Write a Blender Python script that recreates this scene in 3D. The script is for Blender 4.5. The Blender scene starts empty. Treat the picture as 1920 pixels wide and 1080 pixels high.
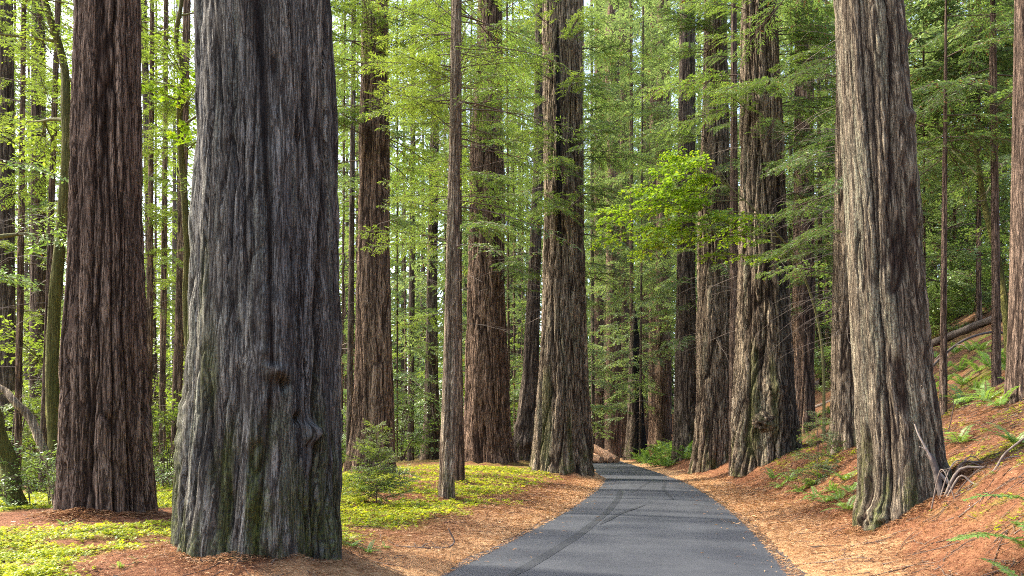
import bpy, math, random
import numpy as np
from mathutils import Vector, Matrix, Euler

# ------------------------------------------------------------------ camera, light, exposure
F, HV, CAMZ = 1500.0, 840.0, 1.6          # focal length and horizon row in photo pixels, eye height
scene = bpy.context.scene
COL = scene.collection
cam_d = bpy.data.cameras.new('camera')
cam = bpy.data.objects.new('camera', cam_d); COL.objects.link(cam)
cam.location = (0, 0, CAMZ); cam.rotation_euler = (math.radians(90), 0, 0)
cam_d.sensor_width = 36; cam_d.lens = F / 1920 * 36
cam_d.shift_y = (HV - 540) / 1920
cam_d.clip_end = 2000
scene.camera = cam

SUN_DIR = Vector((-0.62, 0.30, 0.72)).normalized()      # towards the sun: left, a little ahead, high
world = bpy.data.worlds.new('World'); scene.world = world; world.use_nodes = True
wn = world.node_tree.nodes; wl = world.node_tree.links
sky = wn.new('ShaderNodeTexSky'); sky.sky_type = 'NISHITA'; sky.sun_disc = False
sky.sun_elevation = math.asin(SUN_DIR.z); sky.sun_rotation = math.atan2(SUN_DIR.x, SUN_DIR.y)
sky.air_density = 1.0; sky.dust_density = 3.5; sky.ozone_density = 0.6
wl.new(sky.outputs[0], wn['Background'].inputs[0]); wn['Background'].inputs[1].default_value = 0.15
sun_d = bpy.data.lights.new('sun', 'SUN'); sun = bpy.data.objects.new('sun', sun_d); COL.objects.link(sun)
sun.rotation_euler = (-SUN_DIR).to_track_quat('-Z', 'Y').to_euler(); sun.location = (-40, 20, 60)
sun_d.energy = 2.0; sun_d.angle = math.radians(2.0); sun_d.color = (1.0, 0.93, 0.80)
vs = scene.view_settings
vs.view_transform = 'Standard'; vs.look = 'None'; vs.gamma = 1.0; vs.exposure = 2.28; vs.use_curve_mapping = False
scene.render.engine = 'CYCLES'
scene.cycles.max_bounces = 5; scene.cycles.diffuse_bounces = 3; scene.cycles.transmission_bounces = 3; scene.cycles.glossy_bounces = 2; scene.cycles.volume_bounces = 0
scene.cycles.sample_clamp_indirect = 6.0; scene.cycles.filter_width = 1.05; scene.cycles.use_denoising = False

rng = np.random.default_rng(11)
random.seed(5)
PI = math.pi

# ------------------------------------------------------------------ small maths
_perm = np.random.default_rng(3).permutation(512).astype(np.int64)
_perm = np.concatenate([_perm, _perm, _perm])
_g = np.random.default_rng(4).normal(size=(512, 3)); _g /= np.linalg.norm(_g, axis=1)[:, None]
def perlin(x, y, z):
    x = np.asarray(x, float); y = np.asarray(y, float); z = np.asarray(z, float)
    x, y, z = np.broadcast_arrays(x, y, z)
    xi = np.floor(x).astype(np.int64); yi = np.floor(y).astype(np.int64); zi = np.floor(z).astype(np.int64)
    xf = x - xi; yf = y - yi; zf = z - zi
    fu = xf*xf*xf*(xf*(xf*6-15)+10); fv = yf*yf*yf*(yf*(yf*6-15)+10); fw = zf*zf*zf*(zf*(zf*6-15)+10)
    def gr(dx, dy, dz):
        h = _perm[(_perm[(_perm[(xi+dx) & 511] + yi + dy) & 511] + zi + dz) & 511]
        g = _g[h]
        return g[..., 0]*(xf-dx) + g[..., 1]*(yf-dy) + g[..., 2]*(zf-dz)
    def L(a, b, t): return a + (b-a)*t
    return L(L(L(gr(0,0,0), gr(1,0,0), fu), L(gr(0,1,0), gr(1,1,0), fu), fv),
             L(L(gr(0,0,1), gr(1,0,1), fu), L(gr(0,1,1), gr(1,1,1), fu), fv), fw) * 1.5
def sstep(a, b, x):
    t = np.clip((np.asarray(x, float)-a)/(b-a), 0, 1); return t*t*(3-2*t)

# road line (Y, centre X) and ground profiles, read from the photograph
_ry = np.array([-40, 0, 5, 10, 13.3, 17.8, 22.9, 32, 40, 60, 80, 110, 140, 165, 190])
_rx = np.array([-9, -.95, .2, 1.3, 2.05, 3.0, 3.95, 5.45, 6.5, 8.1, 9.4, 11.3, 11.2, 8.5, 3.0])
_yy = np.linspace(-40, 190, 921); _xx = np.interp(_yy, _ry, _rx)
_k = np.hanning(41); _k /= _k.sum(); _xx = np.convolve(np.pad(_xx, 20, mode='reflect', reflect_type='odd'), _k, 'valid')
def road_x(Y): return np.interp(Y, _yy, _xx)
def road_w(Y): return np.interp(Y, [0, 13, 20, 40, 120], [4.55, 4.5, 4.35, 3.85, 3.75])
def road_z(Y): return np.maximum(0, (np.asarray(Y, float)-50)*0.004) * (np.asarray(Y) < 400)
_bd = np.array([0, .6, 1.5, 2.2, 3.0, 4.0, 5.4, 7.4, 10.4, 14, 20, 60, 400])
_bz = np.array([0, .05, .22, .62, 1.22, 1.75, 2.4, 3.4, 5.4, 7.7, 11.5, 32, 60])
MOUNDS = []      # (x, y, trunk radius): needles heaped against the trunk feet
def gz(X, Y, fine=False):
    X = np.asarray(X, float); Y = np.asarray(Y, float)
    d = X - road_x(Y); hw = road_w(Y)/2
    dr = d - hw; dl = -d - hw
    low = np.interp(Y, [0, 15, 36, 60, 200], [1, 1, .78, .62, .5])
    right = np.interp(dr, _bd, _bz) * (low + (np.interp(Y, [0, 60, 120], [1, .9, .6]) - low)*sstep(5, 10, dr))
    left = np.interp(dl, [0, .5, 2, 5, 10, 14, 30, 60, 400], [0, .05, .17, .32, .42, .30, -1.6, -2.5, -2.5])
    far = np.interp(Y, [0, 20, 30, 45, 80], [1, 1, .9, .7, .6])
    left = np.where(dl > 10, .42 + (left-.42)*np.interp(Y, [0, 12, 20], [.3, .5, 1]), left) + sstep(1, 6, dl)*.0045*np.clip(Y-15, 0, 100)
    z = road_z(Y) + np.where(d > 0, right, left)
    off = np.maximum(dr, dl)
    n = perlin(X*.45, Y*.45, 3.3)*.10 + perlin(X*1.6, Y*1.6, 7.7)*.045
    z = z + n*sstep(.3, 2.5, off)
    # needle heaps round the big trunk and under the leaning one
    z = z + .24*np.exp(-(((X+2.8)/1.5)**2 + ((Y-8.6)/1.2)**2)) + .10*np.exp(-(((X+7)/1.6)**2 + ((Y-13.6)/1.2)**2))
    if fine:
        for (mx, my, mr) in MOUNDS:
            near = (np.abs(X-mx) < mr+2) & (np.abs(Y-my) < mr+2)
            if near.any():
                dd = np.hypot(X[near]-mx, Y[near]-my)-mr; z[near] += np.exp(-(dd/(.16+.22*mr))**2)*(.03+.09*mr)*(.7+1.1*perlin(X[near]*1.7, Y[near]*1.7, 44.))
        rag = perlin(X*1.1, Y*.8, 1.7)*.22 + perlin(X*5, Y*4, 5.1)*.10 + perlin(X*17, Y*13, 9.1)*.05
        prof = np.interp(off + rag, [-.5, -.2, .12, .24, .7], [-.06, -.05, .004, .018, .02])
        z = z + prof + sstep(.0, .5, off)*(perlin(X*6, Y*6, 2.2)*.022 + perlin(X*15, Y*15, 4.4)*.012) + sstep(1., 3., off)*np.abs(perlin(X*2.8, Y*2.8, 6.6))*.07
    return z
def solve_base(u, v, y0=5., y1=170.):
    Ys = np.linspace(y0, y1, 4000); X = (u-960)/F*Ys
    diff = CAMZ + (HV-v)/F*Ys - gz(X, Ys)
    i = np.argmax(diff < 0)
    return float(Ys[i]) if diff.min() < 0 else 30.
def PX(u, v, Y): return np.array([(u-960)/F*Y, Y, CAMZ + (HV-v)/F*Y])

# ------------------------------------------------------------------ mesh helpers
class MB:
    """collects faces of any size, with a material slot and a tint for each"""
    def __init__(s): s.v = []; s.f = []; s.n = 0
    def add(s, verts, faces, mat=0, tint=None, smooth=False):
        verts = np.asarray(verts, float).reshape(-1, 3); faces = np.asarray(faces, np.int64)
        s.v.append(verts); m = len(faces)
        t = np.full(m, .5) if tint is None else (np.full(m, tint) if np.isscalar(tint) else np.asarray(tint, float))
        s.f.append((faces + s.n, mat, t, smooth)); s.n += len(verts)
    def mesh(s, name, mats):
        me = bpy.data.meshes.new(name)
        V = np.concatenate(s.v); me.vertices.add(len(V)); me.vertices.foreach_set('co', V.astype(np.float32).ravel())
        li = np.concatenate([f[0].ravel() for f in s.f])
        tot = np.concatenate([np.full(len(f[0]), f[0].shape[1]) for f in s.f])
        start = np.concatenate([[0], np.cumsum(tot)[:-1]])
        me.loops.add(len(li)); me.loops.foreach_set('vertex_index', li.astype(np.int32))
        me.polygons.add(len(tot)); me.polygons.foreach_set('loop_start', start.astype(np.int32))
        me.polygons.foreach_set('material_index', np.concatenate([np.full(len(f[0]), f[1]) for f in s.f]).astype(np.int32))
        me.polygons.foreach_set('use_smooth', np.concatenate([np.full(len(f[0]), f[3]) for f in s.f]).astype(bool))
        a = me.attributes.new('tint', 'FLOAT', 'FACE'); a.data.foreach_set('value', np.concatenate([f[2] for f in s.f]).astype(np.float32))
        for m in mats: me.materials.append(m)
        me.update(calc_edges=True); me.validate()
        return me
def link(name, me, parent=None, loc=(0, 0, 0)):
    o = bpy.data.objects.new(name, me); COL.objects.link(o); o.location = loc
    if parent is not None: o.parent = parent
    return o
def tag(o, label, cat, group=None):
    o['label'] = label; o['category'] = cat
    if group: o['group'] = group
    return o
def thing(name, loc, label, cat, group=None):
    o = link(name, None, None, loc); o.empty_display_size = .3
    return tag(o, label, cat, group)
def tube(mb, pts, rad, sides=6, mat=0, tint=.5, jitter=0.0, smooth=True):
    pts = np.asarray(pts, float); rad = np.broadcast_to(np.asarray(rad, float), (len(pts),))
    T = np.gradient(pts, axis=0); T /= np.linalg.norm(T, axis=1)[:, None] + 1e-9
    ref = np.array([0, 0, 1.]) if abs(T[0][2]) < .9 else np.array([1., 0, 0])
    A = np.cross(T, ref); A /= np.linalg.norm(A, axis=1)[:, None] + 1e-9; B = np.cross(T, A)
    th = np.arange(sides)/sides*2*PI
    R = rad[:, None]*np.ones(sides)[None]
    if jitter: R = R*(1 + jitter*rng.normal(size=R.shape))
    V = pts[:, None] + R[..., None]*(np.cos(th)[None, :, None]*A[:, None] + np.sin(th)[None, :, None]*B[:, None])
    n = len(pts); i = np.arange(n-1)[:, None]*sides; j = np.arange(sides)[None]; j2 = (j+1) % sides
    faces = np.stack([i+j, i+j2, i+sides+j2, i+sides+j], -1).reshape(-1, 4)
    mb.add(V.reshape(-1, 3), faces, mat, tint, smooth)
    if sides > 3:
        e = (n-1)*sides
        mb.add(V[-1], [list(range(sides))], mat, tint); mb.add(V[0], [list(range(sides))[::-1]], mat, tint)
def smooth_path(P, n):
    P = np.asarray(P, float); s = np.concatenate([[0], np.cumsum(np.linalg.norm(np.diff(P, axis=0), axis=1))])
    t = np.linspace(0, s[-1], n)
    # Catmull-Rom through the points
    out = []
    for tt in t:
        k = min(np.searchsorted(s, tt, 'right')-1, len(P)-2); k = max(k, 0)
        f = (tt-s[k])/(s[k+1]-s[k]+1e-9)
        p0 = P[max(k-1, 0)]; p1 = P[k]; p2 = P[k+1]; p3 = P[min(k+2, len(P)-1)]
        out.append(.5*((2*p1) + (-p0+p2)*f + (2*p0-5*p1+4*p2-p3)*f*f + (-p0+3*p1-3*p2+p3)*f**3))
    return np.array(out)

# ------------------------------------------------------------------ materials
def new_mat(name):
    m = bpy.data.materials.new(name); m.use_nodes = True; nt = m.node_tree
    for n in list(nt.nodes): nt.nodes.remove(n)
    out = nt.nodes.new('ShaderNodeOutputMaterial')
    return m, nt, out
class NT:
    def __init__(s, nt): s.nt = nt
    def n(s, t, **kw):
        nd = s.nt.nodes.new(t)
        for k, v in kw.items(): setattr(nd, k, v)
        return nd
    def l(s, a, b): s.nt.links.new(a, b)
    def attr(s, name, out='Fac'):
        a = s.n('ShaderNodeAttribute', attribute_name=name); return a.outputs[out]
    def math(s, op, a, b=None, c=None):
        m = s.n('ShaderNodeMath', operation=op)
        for i, x in enumerate((a, b, c)):
            if x is None: continue
            if isinstance(x, (int, float)): m.inputs[i].default_value = x
            else: s.l(x, m.inputs[i])
        return m.outputs[0]
    def ramp(s, fac, stops):
        r = s.n('ShaderNodeValToRGB'); e = r.color_ramp.elements
        while len(e) < len(stops): e.new(.5)
        for i, (p, c) in enumerate(stops): e[i].position = p; e[i].color = (*c, 1) if len(c) == 3 else c
        s.l(fac, r.inputs[0]); return r.outputs[0]
    def noise(s, vec, scale, detail=4, rough=.55, dist=0):
        n = s.n('ShaderNodeTexNoise'); n.inputs['Scale'].default_value = scale; n.inputs['Detail'].default_value = detail
        n.inputs['Roughness'].default_value = rough; n.inputs['Distortion'].default_value = dist
        if vec is not None: s.l(vec, n.inputs['Vector'])
        return n.outputs[0]
    def mapv(s, vec, scale):
        m = s.n('ShaderNodeMapping'); m.inputs['Scale'].default_value = scale; s.l(vec, m.inputs['Vector']); return m.outputs[0]
    def mix(s, fac, a, b, blend='MIX'):
        m = s.n('ShaderNodeMix', data_type='RGBA', blend_type=blend)
        for i, x in ((0, fac), (6, a), (7, b)):
            if isinstance(x, (int, float)): m.inputs[i].default_value = x
            elif isinstance(x, tuple): m.inputs[i].default_value = (*x, 1)
            else: s.l(x, m.inputs[i])
        return m.outputs[2]
    def smooth(s, x, lo, hi):
        m = s.n('ShaderNodeMapRange', interpolation_type='SMOOTHSTEP'); s.l(x, m.inputs[0])
        m.inputs[1].default_value = lo; m.inputs[2].default_value = hi; return m.outputs[0]
    def bump(s, h, strength, dist):
        b = s.n('ShaderNodeBump'); b.inputs['Strength'].default_value = strength; b.inputs['Distance'].default_value = dist
        s.l(h, b.inputs['Height']); return b.outputs[0]
    def principled(s, col, rough, normal=None, spec=.3):
        p = s.n('ShaderNodeBsdfPrincipled')
        if isinstance(col, tuple): p.inputs['Base Color'].default_value = (*col, 1)
        else: s.l(col, p.inputs['Base Color'])
        if isinstance(rough, (int, float)): p.inputs['Roughness'].default_value = rough
        else: s.l(rough, p.inputs['Roughness'])
        p.inputs['Specular IOR Level'].default_value = spec
        if normal is not None: s.l(normal, p.inputs['Normal'])
        return p.outputs[0]

def bark_mat(name, ridge, ridge2, furrow, moss=0.0, moss_top=4.0, lichen=0.0, lichen_col=(.30, .33, .22), sc=1.0, rough=1.0):
    """weathered ridge colours, redder furrows darkened for the shade in them, moss low down, lichen streaks, near-black along the charcoal and other dark streaks"""
    m, nt, out = new_mat(name); k = NT(nt)
    v = k.attr('bark', 'Vector'); sep = k.n('ShaderNodeSeparateXYZ'); k.l(v, sep.inputs[0])
    comb = k.n('ShaderNodeCombineXYZ'); k.l(sep.outputs[0], comb.inputs[0]); k.l(sep.outputs[1], comb.inputs[1])
    uv = comb.outputs[0]
    rd = sep.outputs[2]
    big = k.noise(k.mapv(uv, (1.5*sc, .20, 1)), 1.0, 3, .5)
    streak = k.noise(k.mapv(uv, (11*sc, .75*sc, 1)), 1.0, 6, .65, .5)
    mid = k.noise(k.mapv(uv, (24*sc, 1.7*sc, 1)), 1.0, 5, .65, .7)
    fib = k.noise(k.mapv(uv, (60*sc, 6.0*sc, 1)), 1.0, 4, .7, .5)
    grain = k.noise(k.mapv(uv, (42*sc, 22*sc, 1)), 1.0, 4, .65)
    c = k.mix(k.smooth(big, .38, .64), ridge, ridge2)
    c = k.mix(k.smooth(streak, .36, .66), k.mix(1.0, c, (.62, .58, .56), 'MULTIPLY'), k.mix(1.0, c, (1.5, 1.47, 1.42), 'MULTIPLY'))
    q = lambda x, t: tuple(1+(v-1)*t for v in x)
    c = k.mix(k.smooth(fib, .32, .68), k.mix(1.0, c, q((.66, .63, .61), rough), 'MULTIPLY'), k.mix(1.0, c, q((1.3, 1.28, 1.25), rough), 'MULTIPLY'))
    c = k.mix(k.smooth(grain, .34, .66), k.mix(1.0, c, q((.7, .68, .66), rough), 'MULTIPLY'), k.mix(1.0, c, q((1.22, 1.2, 1.18), rough), 'MULTIPLY'))
    # thin cracks between the bark strips, painted dark as shaded gaps
    ck = k.math('SUBTRACT', 1.0, k.smooth(k.math('ABSOLUTE', k.math('SUBTRACT', mid, .5)), .0, .055))
    c = k.mix(k.math('MULTIPLY', ck, .75), c, furrow)
    c = k.mix(k.math('SUBTRACT', 1.0, k.smooth(rd, .0, .8)), c, furrow)  # shade of the recesses painted into the furrow colour
    if lichen > 0:
        li = k.noise(k.mapv(uv, (5.0*sc, .45*sc, 1)), 1.0, 4, .6)
        lf = k.math('MULTIPLY', k.smooth(li, .62-.2*lichen, .78-.15*lichen), k.smooth(grain, .38, .6))
        c = k.mix(k.math('MULTIPLY', lf, k.math('MULTIPLY', .8, rd)), c, lichen_col)
    mc = k.mix(k.smooth(grain, .3, .7), (.055, .075, .018), (.150, .165, .035))
    if moss > 0:
        mo = k.noise(k.mapv(uv, (2.6, .6, 1)), 1.0, 5, .62)
        hgt = k.smooth(sep.outputs[1], moss_top, 0.0)
        mf = k.math('MULTIPLY', k.smooth(k.math('ADD', mo, k.math('MULTIPLY', hgt, .22*moss)), .58, .72), hgt)
        mf = k.math('MULTIPLY', mf, k.smooth(grain, .25, .6))
        c = k.mix(k.math('MULTIPLY', mf, .8), c, mc)
    c = k.mix(k.math('MULTIPLY', k.attr('mossy'), k.smooth(grain, .25, .55)), c, mc)
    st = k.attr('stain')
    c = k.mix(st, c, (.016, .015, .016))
    h = k.math('ADD', k.math('MULTIPLY', fib, .8), k.math('MULTIPLY', grain, .9*rough))
    h = k.math('ADD', h, k.math('ADD', k.math('MULTIPLY', streak, 1.0), k.math('MULTIPLY', ck, -1.0)))
    k.l(k.principled(c, .92, k.bump(h, 1.0, .06/sc), .15), out.inputs[0]); return m

BARK_GREY = bark_mat('bark_grey', (.158, .162, .160), (.245, .240, .210), (.046, .036, .030), moss=.8, moss_top=3.4, lichen=.6, lichen_col=(.31, .33, .26), rough=.75)
BARK_BROWN = bark_mat('bark_brown', (.190, .136, .104), (.265, .195, .148), (.050, .030, .021), rough=.45)
BARK_TAN = bark_mat('bark_tan', (.230, .194, .145), (.320, .272, .196), (.068, .045, .032), moss=.5, moss_top=2.5, lichen=.9, lichen_col=(.37, .38, .26), rough=.6)
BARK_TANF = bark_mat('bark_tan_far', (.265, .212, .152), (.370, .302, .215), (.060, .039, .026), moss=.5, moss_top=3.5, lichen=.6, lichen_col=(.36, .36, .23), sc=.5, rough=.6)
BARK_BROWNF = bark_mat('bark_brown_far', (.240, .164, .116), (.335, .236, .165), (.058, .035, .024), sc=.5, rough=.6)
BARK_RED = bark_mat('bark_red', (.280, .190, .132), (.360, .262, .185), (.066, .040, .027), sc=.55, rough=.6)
BARK_PALE = bark_mat('bark_pale', (.40, .325, .24), (.50, .415, .305), (.13, .085, .056), moss=.4, moss_top=3, lichen=.5, rough=.6)
BARK_DARK = bark_mat('bark_dark', (.175, .140, .108), (.25, .20, .15), (.05, .034, .025), moss=.3, moss_top=5, sc=.5, rough=.6)
BARK_MOSSY = bark_mat('bark_mossy', (.26, .235, .10), (.33, .30, .10), (.15, .125, .05), moss=1.2, moss_top=30)

def wood_mat(name, a, b, scale=20):
    m, nt, out = new_mat(name); k = NT(nt)
    co = k.n('ShaderNodeTexCoord').outputs['Object']
    n = k.noise(co, scale, 5, .6)
    k.l(k.principled(k.mix(k.smooth(n, .3, .7), a, b), .85, k.bump(n, .6, .01), .2), out.inputs[0]); return m
TWIG = wood_mat('twig_bark', (.075, .050, .038), (.13, .095, .072))
DEADTWIG = wood_mat('dead_twig', (.12, .09, .07), (.23, .185, .15))
MOSSTWIG = wood_mat('mossy_twig', (.10, .09, .04), (.17, .165, .06))
DRIFT = wood_mat('bleached_wood', (.28, .23, .18), (.42, .36, .30))
SPLITWOOD = wood_mat('split_redwood', (.42, .22, .13), (.52, .32, .20), 6)
LOGBARK = wood_mat('log_bark', (.055, .043, .037), (.135, .11, .095), 9)

def leaf_mat(name, cols, trans=.5, gloss=.05, ran=.35):
    """thin leaf: reflects and lets light through; cols run along the tint"""
    m, nt, out = new_mat(name); k = NT(nt)
    t = k.attr('tint'); oi = k.n('ShaderNodeObjectInfo').outputs['Random']
    f = k.math('ADD', k.math('MULTIPLY', t, 1-ran), k.math('MULTIPLY', oi, ran))
    c = k.ramp(f, [(i/(len(cols)-1), col) for i, col in enumerate(cols)])
    d = k.n('ShaderNodeBsdfDiffuse'); k.l(c, d.inputs[0])
    tr = k.n('ShaderNodeBsdfTranslucent'); k.l(k.mix(1.0, c, (1.25, 1.25, .75), 'MULTIPLY'), tr.inputs[0])
    mx = k.n('ShaderNodeMixShader'); mx.inputs[0].default_value = trans; k.l(d.outputs[0], mx.inputs[1]); k.l(tr.outputs[0], mx.inputs[2])
    g = k.n('ShaderNodeBsdfGlossy'); g.inputs['Roughness'].default_value = .45; g.inputs[0].default_value = (.8, .85, .8, 1)
    m2 = k.n('ShaderNodeMixShader'); m2.inputs[0].default_value = gloss; k.l(mx.outputs[0], m2.inputs[1]); k.l(g.outputs[0], m2.inputs[2])
    k.l(m2.outputs[0], out.inputs[0]); return m
LEAF_DEEP = leaf_mat('redwood_needles_deep', [(.06, .10, .030), (.105, .175, .048), (.15, .235, .06), (.19, .27, .07)])
LEAF_MID = leaf_mat('redwood_needles', [(.075, .125, .028), (.12, .195, .038), (.165, .25, .045), (.21, .285, .05)])
LEAF_LIGHT = leaf_mat('redwood_needles_backlit', [(.11, .17, .036), (.165, .24, .042), (.225, .30, .05), (.29, .35, .06)])  # yellow-green copy of the needles, backlight put into the leaf colour
LEAF_MAPLE = leaf_mat('maple_leaf', [(.14, .24, .02), (.21, .34, .025), (.29, .42, .03), (.48, .46, .03)], .55, .06, .2)
LEAF_OAK = leaf_mat('tanoak_leaf', [(.085, .165, .045), (.14, .24, .06), (.22, .32, .075), (.28, .37, .09)], .4, .10)
LEAF_SORREL = leaf_mat('sorrel_leaf', [(.10, .155, .018), (.23, .29, .02), (.40, .44, .024), (.55, .55, .03)], .45, .03, 0)
LEAF_FERN = leaf_mat('fern_leaf', [(.10, .19, .045), (.155, .28, .055), (.22, .345, .065), (.30, .39, .08)], .45, .06)
LEAF_BROWN = leaf_mat('dead_needles', [(.13, .055, .028), (.22, .10, .048), (.34, .18, .085), (.50, .32, .17)], .15, .02, 0)
LEAF_FAR = leaf_mat('far_needles', [(.12, .175, .075), (.165, .235, .095), (.215, .29, .11), (.27, .34, .13)], .5, .03, .3)  # paler than the near needles: distance haze put into the colour

# ------------------------------------------------------------------ ground and road
def ground_mat():
    m, nt, out = new_mat('needle_litter'); k = NT(nt)
    co = k.n('ShaderNodeTexCoord').outputs['Object']
    n1 = k.noise(co, .6, 4, .55); n2 = k.noise(co, 5, 5, .65); n3 = k.noise(co, 28, 5, .7, .6)
    # short fibres lying in two directions
    f1 = k.noise(k.mapv(co, (90, 14, 1)), 1.0, 3, .6, .4); f2 = k.noise(k.mapv(co, (16, 80, 1)), 1.0, 3, .6, .4)
    fib = k.math('MAXIMUM', f1, f2)
    red = k.mix(k.smooth(n2, .3, .7), (.150, .062, .032), (.260, .120, .060))
    tan = k.mix(k.smooth(n2, .3, .7), (.36, .195, .092), (.52, .325, .165))
    v = k.attr('verge')
    c = k.mix(k.smooth(k.math('ADD', k.math('MULTIPLY', v, 1.4), k.math('SUBTRACT', n2, .7)), .0, .9), red, tan)
    c = k.mix(k.math('MULTIPLY', k.attr('shaded_soil'), k.smooth(n1, .25, .65)), c, k.mix(k.smooth(n2, .35, .65), (.062, .040, .028), (.125, .078, .052)))
    c = k.mix(k.math('MULTIPLY', k.smooth(n1, .5, .68), .55), c, k.mix(1.0, c, (.6, .5, .45), 'MULTIPLY'))
    c = k.mix(k.smooth(n3, .42, .75), c, k.mix(1.0, c, (.55, .5, .48), 'MULTIPLY'))
    c = k.mix(k.math('MULTIPLY', k.smooth(fib, .52, .72), .7), c, k.mix(1.0, c, (1.5, 1.5, 1.45), 'MULTIPLY'))
    g = k.math('MULTIPLY', k.attr('green'), k.smooth(n2, .35, .6))
    c = k.mix(g, c, k.mix(n3, (.13, .16, .025), (.24, .27, .04)))
    h = k.math('ADD', k.math('MULTIPLY', n3, 1.0), fib)
    k.l(k.principled(c, .95, k.bump(h, .8, .03), .1), out.inputs[0]); return m
def sorrel_cover(X, Y):
    """0..1: how thick the clover-like sorrel grows"""
    X = np.asarray(X, float); Y = np.asarray(Y, float)
    d = X - road_x(Y); dl = -d - road_w(Y)/2; dr = d - road_w(Y)/2
    n = perlin(X*.5, Y*.5, 21.) + .5*perlin(X*1.4, Y*1.4, 22.)+.7*perlin(X*2.6, Y*2.6, 25.)
    L = sstep(-.12, .30, n + .42)*sstep(1.4, 2.8, dl + perlin(X*.9, Y*.5, 8.)*1.3)*(1-sstep(19, 30, Y)*.6*sstep(-.25, .25, perlin(X*.22, Y*.16, 60.)+.12))
    tr = np.minimum(np.hypot(X+2.85, Y-9.0)/1.6, np.hypot(X+7, Y-13.6)/1.7)
    L = L*sstep(1.0, 1.35, tr)*np.where((X < -4.0) & (Y < 12.5), .75, 1.0)
    R = sstep(.05, .45, n + .06)*sstep(1.8, 3.2, dr)*.95*sstep(60, 20, Y)
    return np.where(d < 0, L, R)
def build_ground():
    fineE = lambda c: c + np.concatenate([np.arange(-.45, .8, .035)])
    dcol = np.unique(np.round(np.concatenate([
        -np.geomspace(4.2, 260, 80)-2.1+1.4, -np.arange(2.9, 3.6, .09),
        -fineE(2.1), np.linspace(-1.6, 1.6, 9), fineE(2.1), np.arange(2.92, 7, .075), np.geomspace(7, 260, 84)]), 3))
    rows = [2.0]
    while rows[-1] < 60: rows.append(rows[-1] + max(.045, rows[-1]*.0058))
    rows = np.concatenate([np.array([-120, -60, -30, -18, -10, -6, -3, 0, 1.]), rows, np.geomspace(60.6, 330, 60)])
    D, Y = np.meshgrid(dcol, rows)
    X = road_x(Y)*np.where(np.abs(D) > 40, np.interp(np.abs(D), [40, 120], [1, 1]), 1) + D
    Z = gz(X, Y, True)
    n, mcol = Y.shape
    idx = np.arange(n*mcol).reshape(n, mcol)
    q = np.stack([idx[:-1, :-1], idx[:-1, 1:], idx[1:, 1:], idx[1:, :-1]], -1).reshape(-1, 4)
    mb = MB(); mb.add(np.stack([X, Y, Z], -1).reshape(-1, 3), q, 0, None, True)
    me = mb.mesh('ground', [ground_mat()])
    off = np.maximum(D - road_w(Y)/2, -D - road_w(Y)/2)
    verge = sstep(2.1, .25, off + perlin(X*.8, Y*.5, 13.)*.8)
    verge = np.where(D > 0, verge, verge*.85)
    a = me.attributes.new('verge', 'FLOAT', 'POINT'); a.data.foreach_set('value', verge.ravel().astype(np.float32))
    shaded_soil = sstep(1.8, 7, D-road_w(Y)/2)*.9 + sstep(12, 20, -D)*.6  # brown soil, its tone darkened for the shade on the slopes
    a = me.attributes.new('shaded_soil', 'FLOAT', 'POINT'); a.data.foreach_set('value', shaded_soil.ravel().astype(np.float32))
    a = me.attributes.new('green', 'FLOAT', 'POINT'); a.data.foreach_set('value', (sorrel_cover(X, Y)*.8).ravel().astype(np.float32))
    o = link('ground', me); o['kind'] = 'structure'; o['label'] = 'forest floor of orange redwood needles and green sorrel'
    return o
def road_mat():
    m, nt, out = new_mat('asphalt'); k = NT(nt)
    co = k.n('ShaderNodeTexCoord').outputs['Object']
    n1 = k.noise(co, .35, 4, .6); n2 = k.noise(co, 3, 5, .65); n3 = k.noise(co, 140, 2, .6)
    v = k.n('ShaderNodeTexVoronoi'); v.inputs['Scale'].default_value = 110; k.l(co, v.inputs['Vector'])
    c = k.mix(k.smooth(n1, .3, .7), (.024, .027, .034), (.032, .036, .044))
    c = k.mix(k.math('MULTIPLY', k.smooth(n2, .35, .7), .4), c, (.048, .051, .058))
    c = k.mix(k.math('MULTIPLY', k.smooth(n3, .5, .75), .22), c, (.085, .087, .09))
    lane = k.attr('lane')
    c = k.mix(k.math('MULTIPLY', lane, .35), c, (.050, .054, .061))
    h = k.math('ADD', v.outputs['Distance'], n3)
    k.l(k.principled(c, k.math('ADD', .62, k.math('MULTIPLY', n2, .2)), k.bump(h, .08, .006), .4), out.inputs[0]); return m
def strip(name, Ys, left, right, dz, mat, ncol=9, parent=None, lane=False):
    T = np.linspace(0, 1, ncol)[None]
    X = left[:, None]*(1-T) + right[:, None]*T; Y = np.repeat(Ys[:, None], ncol, 1)
    hw = road_w(Y)/2; Z = road_z(Y) + .02*(1-((X-road_x(Y))/hw)**2)*(np.abs(X-road_x(Y)) < hw) + dz
    idx = np.arange(Y.size).reshape(Y.shape)
    q = np.stack([idx[:-1, :-1], idx[:-1, 1:], idx[1:, 1:], idx[1:, :-1]], -1).reshape(-1, 4)
    mb = MB(); mb.add(np.stack([X, Y, Z], -1).reshape(-1, 3), q, 0, None, True)
    me = mb.mesh(name, [mat])
    if lane:
        d = X-road_x(Y)
        ln = np.exp(-((d-.95)/.32)**2) + np.exp(-((d+.95)/.32)**2)
        a = me.attributes.new('lane', 'FLOAT', 'POINT'); a.data.foreach_set('value', ln.ravel().astype(np.float32))
    return link(name, me, parent)
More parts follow.
